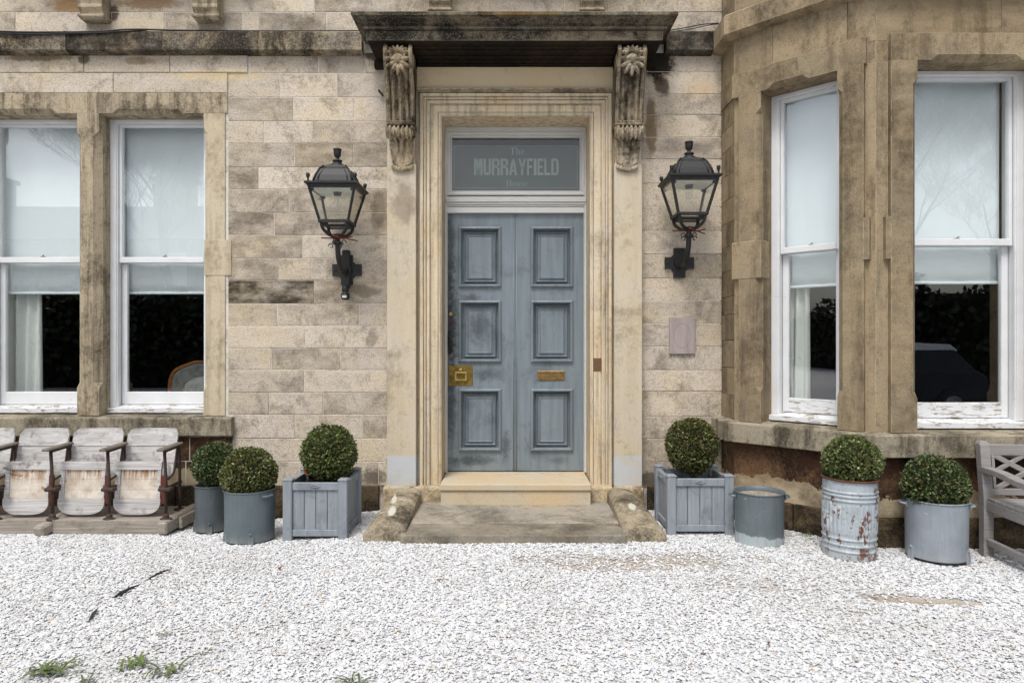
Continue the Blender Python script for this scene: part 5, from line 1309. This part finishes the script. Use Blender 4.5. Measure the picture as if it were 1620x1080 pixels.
strip([(140, 981), (146, 973), (154, 962)], .016, 'forked black plastic scrap nearest the bottom left')
strip([(232, 915), (248, 908), (262, 901)], .006, 'thin black strip beside the brown leaf on the gravel')
def dleaf(u, v, s_, label):
    x, y = gp(u, v); z = gz(x, y)+.016; c = MB(Matrix.Translation((x, y, z)) @ Euler((random.uniform(-.3, .3), random.uniform(-.3, .3), random.uniform(0, 6))).to_matrix().to_4x4())
    k = [(0, 0), (.5, .55), (.9, .4), (1.1, .9), (1.7, .3), (2.1, 0), (1.6, -.4), (1.1, -.85), (.8, -.4), (.4, -.5)]
    c.loft([[(a*s_, b*s_, .012*math.sin(a*3)*abs(b)+.006*b*b) for a, b in k], [(a*s_, b*s_, .012*math.sin(a*3)*abs(b)+.006*b*b+.001) for a, b in k]]); tag(obj('dead_leaf', c, M['deadleaf']), label, 'leaf', 'dead leaves on the gravel')
dleaf(262, 905, .016, 'brown dead leaf beside the black strip'); dleaf(102, 875, .014, 'brown dead leaf below the theatre seats'); dleaf(445, 899, .014, 'brown dead leaf in front of the broad grey pot')
dleaf(448, 984, .010, 'small brown leaf scrap in the middle left gravel'); dleaf(788, 982, .010, 'orange-brown leaf scrap in the middle of the foreground'); dleaf(690, 896, .008, 'tiny brown scrap in front of the left box planter')
dleaf(1215, 1015, .008, 'tiny rusty scrap in the right foreground')
def weed(u, v, s_, label, nb=9, sd=0):
    s_ *= 1.25; nb = int(nb*1.3); R = random.Random(sd); x, y = gp(u, v); c = MB()
    base = Vector((x, y, gz(x, y)))
    for k in range(nb):
        a = R.uniform(0, 2*PI); L = s_*R.uniform(.6, 1.2); o_ = Vector((R.uniform(-1, 1)*s_*.45, R.uniform(-1, 1)*s_*.3, 0)); w_ = L*.085; rings = []
        d = Vector((math.cos(a), math.sin(a), 0)); sd_ = Vector((-d.y, d.x, 0)); k_ = R.uniform(.8, 1.4); co = (.10*k_, .135*k_, .045)
        for t_ in (0, .25, .5, .75, 1): 
            p = base+o_+d*L*t_*.9+Vector((0, 0, L*(.75*t_-.65*t_*t_)+.008)); q_ = w_*(1-.85*t_)*(.5+t_*1.2 if t_ < .5 else 1)
            rings.append([p-sd_*q_, p+Vector((0, 0, .001)), p+sd_*q_, p-Vector((0, 0, .001))])
        c.loft(rings, col=co)
    tag(obj('weed_tuft', c, M['weed'], fix=False), label, 'weed', 'weeds sprouting in the gravel')
weed(58, 994, .03, 'tiny weed left of the black plastic scrap', 5, 1); weed(258, 1002, .045, 'small weed right of the black plastic scrap', 6, 2); weed(72, 1062, .10, 'spreading weed clump in the bottom left corner', 22, 3)
weed(212, 1056, .085, 'broad-leaved weed at the bottom between two other clumps', 12, 4); weed(262, 1062, .085, 'weed clump right of the broad-leaved weed at the bottom', 14, 5); weed(135, 1078, .06, 'weed cut by the bottom edge', 9, 6)
weed(320, 1032, .045, 'little weed above the bottom clumps', 6, 7); weed(488, 855, .035, 'green sprig at the foot of the left wooden planter', 6, 8); weed(562, 1080, .07, 'grassy tuft at the bottom edge near the middle', 8, 9); weed(1275, 846, .05, 'weed by the plinth behind the empty pot', 7, 10); weed(985, 833-0, .02, 'speck of moss on the lower step', 4, 11)

# ================================================================== ACROSS THE STREET (seen in the window panes)
hb = thing('neighbouring_house', 'slate-roofed stone house across the street reflected in the left window panes', 'house', (-22, -27, 0))
q = MB(); q.box(-8, 9, -5, 2, 0, 6.2); obj('wall', q, M['surround'], hb, world=False)
q = MB(); q.loft([[(x, -5.3, 6.2), (x, 2.3, 6.2), (x, -1.5, 8.4)] for x in (-8.3, 9.3)]); rf = obj('roof', q, simple('slate_roof', srgb(70, 74, 80), .7), hb, world=False)
q = MB()
for cx_ in (-4.6, 4.8): q.box(cx_-.9, cx_+.9, -2.0, -1.0, 7.2, 9.6); q.box(cx_-1.05, cx_+1.05, -2.1, -.9, 9.6, 9.8); q.box(cx_-.7, cx_-.4, -1.6, -1.3, 9.8, 10.3); q.box(cx_+.3, cx_+.6, -1.6, -1.3, 9.8, 10.3)
obj('chimney', q, M['surround'], rf, world=False)
for wx_ in (-6, -2, 3, 6.5):
    for wz in (1.2, 4.0): q = MB(); q.box(wx_-.5, wx_+.5, 1.98, 2.03, wz, wz+1.6); obj('window', q, M['white'], hb, world=False)
def tree(x, y, h, seed, label):
    R = random.Random(seed); t = thing('bare_tree', label, 'tree', (x, y, 0), 0, 'leafless trees across the street'); tr = MB(); br = MB()
    def grow(p, d, L, r, lev):
        pts = [p]; rs = [r]; n_ = 5; r = max(r, .006)
        for k in range(n_):
            d = (d+Vector((R.uniform(-.14, .14), R.uniform(-.14, .14), R.uniform(-.02, .10)))).normalized(); p = p+d*L/n_; pts.append(p); rs.append(r*(1-.5*(k+1)/n_))
            if lev < 6 and k >= (1 if lev else 2):
                for _ in range(2 if lev < 3 else 2):
                    a = Vector((R.uniform(-1, 1), R.uniform(-1, 1), R.uniform(-.1, .6))).normalized(); dd_ = (d*.75+a*.75).normalized()
                    if R.random() < (.85 if lev < 3 else .6): grow(p, dd_, L*R.uniform(.5, .72), rs[-1]*.55, lev+1)
        (tr if lev == 0 else br).tube(pts, rs, 6 if lev < 2 else 3)
    grow(Vector((0, 0, 0)), Vector((0, 0, 1)), h*.42, h*.012, 0)
    obj('trunk', tr, M['stem'], t, world=False, fix=False); obj('branches', br, M['stem'], t, world=False, fix=False)
tree(-11.6, -17.5, 15, 3, 'tall leafless tree reflected in the sash window beside the lamp wall'); tree(11.5, -17.5, 15, 5, 'leafless tree reflected at the top of the wide bay window'); tree(17, -19, 12, 8, 'leafless tree further right reflected in the bay'); tree(-24, -20, 9, 12, 'smaller leafless tree in front of the neighbouring house')
hd = MB(); R_ = np.random.default_rng(4); nL = 26000
hx = R_.uniform(-34, 34, nL); top = 3.3+.35*np.sin(hx*.8)+.25*np.sin(hx*2.3+1); hz = R_.random(nL)**.7*top; hy = -15.2-R_.uniform(-.25, .25, nL)-.9*R_.random(nL)*(hz > top-.35)
P_ = np.stack([hx, hy, hz], 1); s1 = R_.normal(size=(nL, 3)); s1 /= np.linalg.norm(s1, axis=1)[:, None]; s2 = np.cross(s1, R_.normal(size=(nL, 3))); s2 /= np.linalg.norm(s2, axis=1)[:, None]
s1 *= .13; s2 *= .08
V2 = np.stack([P_-s1, P_+s2, P_+s1, P_-s2], 1).reshape(-1, 3); hd.v = V2.tolist(); hd.f = (np.arange(nL)[:, None]*4+np.arange(4)[None]).tolist(); hd.m = [0]*nL; hd.s = [False]*nL
k_ = R_.uniform(.6, 1.5, nL)[:, None]*np.array([[.020, .032, .012]]); hd.c = [tuple(c_) for c_ in np.repeat(k_, 4, 0)]
ho = thing('hedge', 'long dark evergreen hedge across the street behind the photographer', 'hedge', (0, -15.8, 0))
obj('foliage', hd, M['leaf'], ho, fix=False)
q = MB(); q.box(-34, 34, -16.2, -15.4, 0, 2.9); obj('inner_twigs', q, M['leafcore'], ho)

# ---------- car parked in the street, seen only as a reflection
car = thing('parked_car', 'dark hatchback with a pale roof parked behind the photographer, reflected in the bay window', 'car', (7.2, -9.6, 0))
paint = simple('blue_car_paint', (.006, .010, .022), .35, var=.03, bump=0); pale = simple('pale_roof_paint', srgb(214, 220, 226), .3, var=.02, bump=0)
b = MB(); side = [(-2.0, .28), (-2.02, .62), (-1.95, .84), (-1.1, .94), (1.75, .95), (1.92, .84), (1.98, .5), (1.95, .28)]
b.prism(side, -.84, .84); bevel(obj('body', b, paint, car, world=False), .07, 3)
b = MB(); b.loft([[(-1.15, y, .93), (-.45, y*.82, 1.38), (1.35, y*.82, 1.40), (1.75, y, .93)] for y in (-.80, .80)]); gh = bevel(obj('cabin', b, simple('car_glass', (.02, .025, .03), .08, var=.0, bump=0), car, world=False), .03, 2)
b = MB(); b.loft([[(x, y, z) for x, z in ((-.62, 1.33), (-.42, 1.45), (.4, 1.51), (1.3, 1.46), (1.46, 1.34))] for y in (-.67, .67)]); bevel(obj('roof', b, pale, car, world=False), .02, 2)
for sx in (-1.28, 1.22):
    for sy in (-.80, .80):
        T = MB(Matrix.Translation((sx, sy, .31)) @ Matrix.Rotation(PI/2, 4, 'X')); T.lathe([(.18, -.09), (.29, -.09), (.31, -.06), (.31, .06), (.29, .09), (.18, .09)], seg=24); ty = obj('wheel', T, M['plastic'], car, world=False)
        T = MB(Matrix.Translation((sx, sy, .31)) @ Matrix.Rotation(PI/2, 4, 'X')); T.lathe([(.0005, -.085), (.10, -.07), (.185, -.088), (.185, .088), (.10, .07), (.0005, .085)], seg=12); obj('rim', T, M['galv'], ty, world=False)
for sy in (-.6, .6): b = MB(); b.ell((-1.97, sy, .70), (.05, .16, .08)); obj('headlight', b, pale, car, world=False)
for sy in (-.62, .62): b = MB(); b.ell((1.93, sy, .76), (.05, .12, .08)); obj('tail_light', b, M['redrust'], car, world=False)
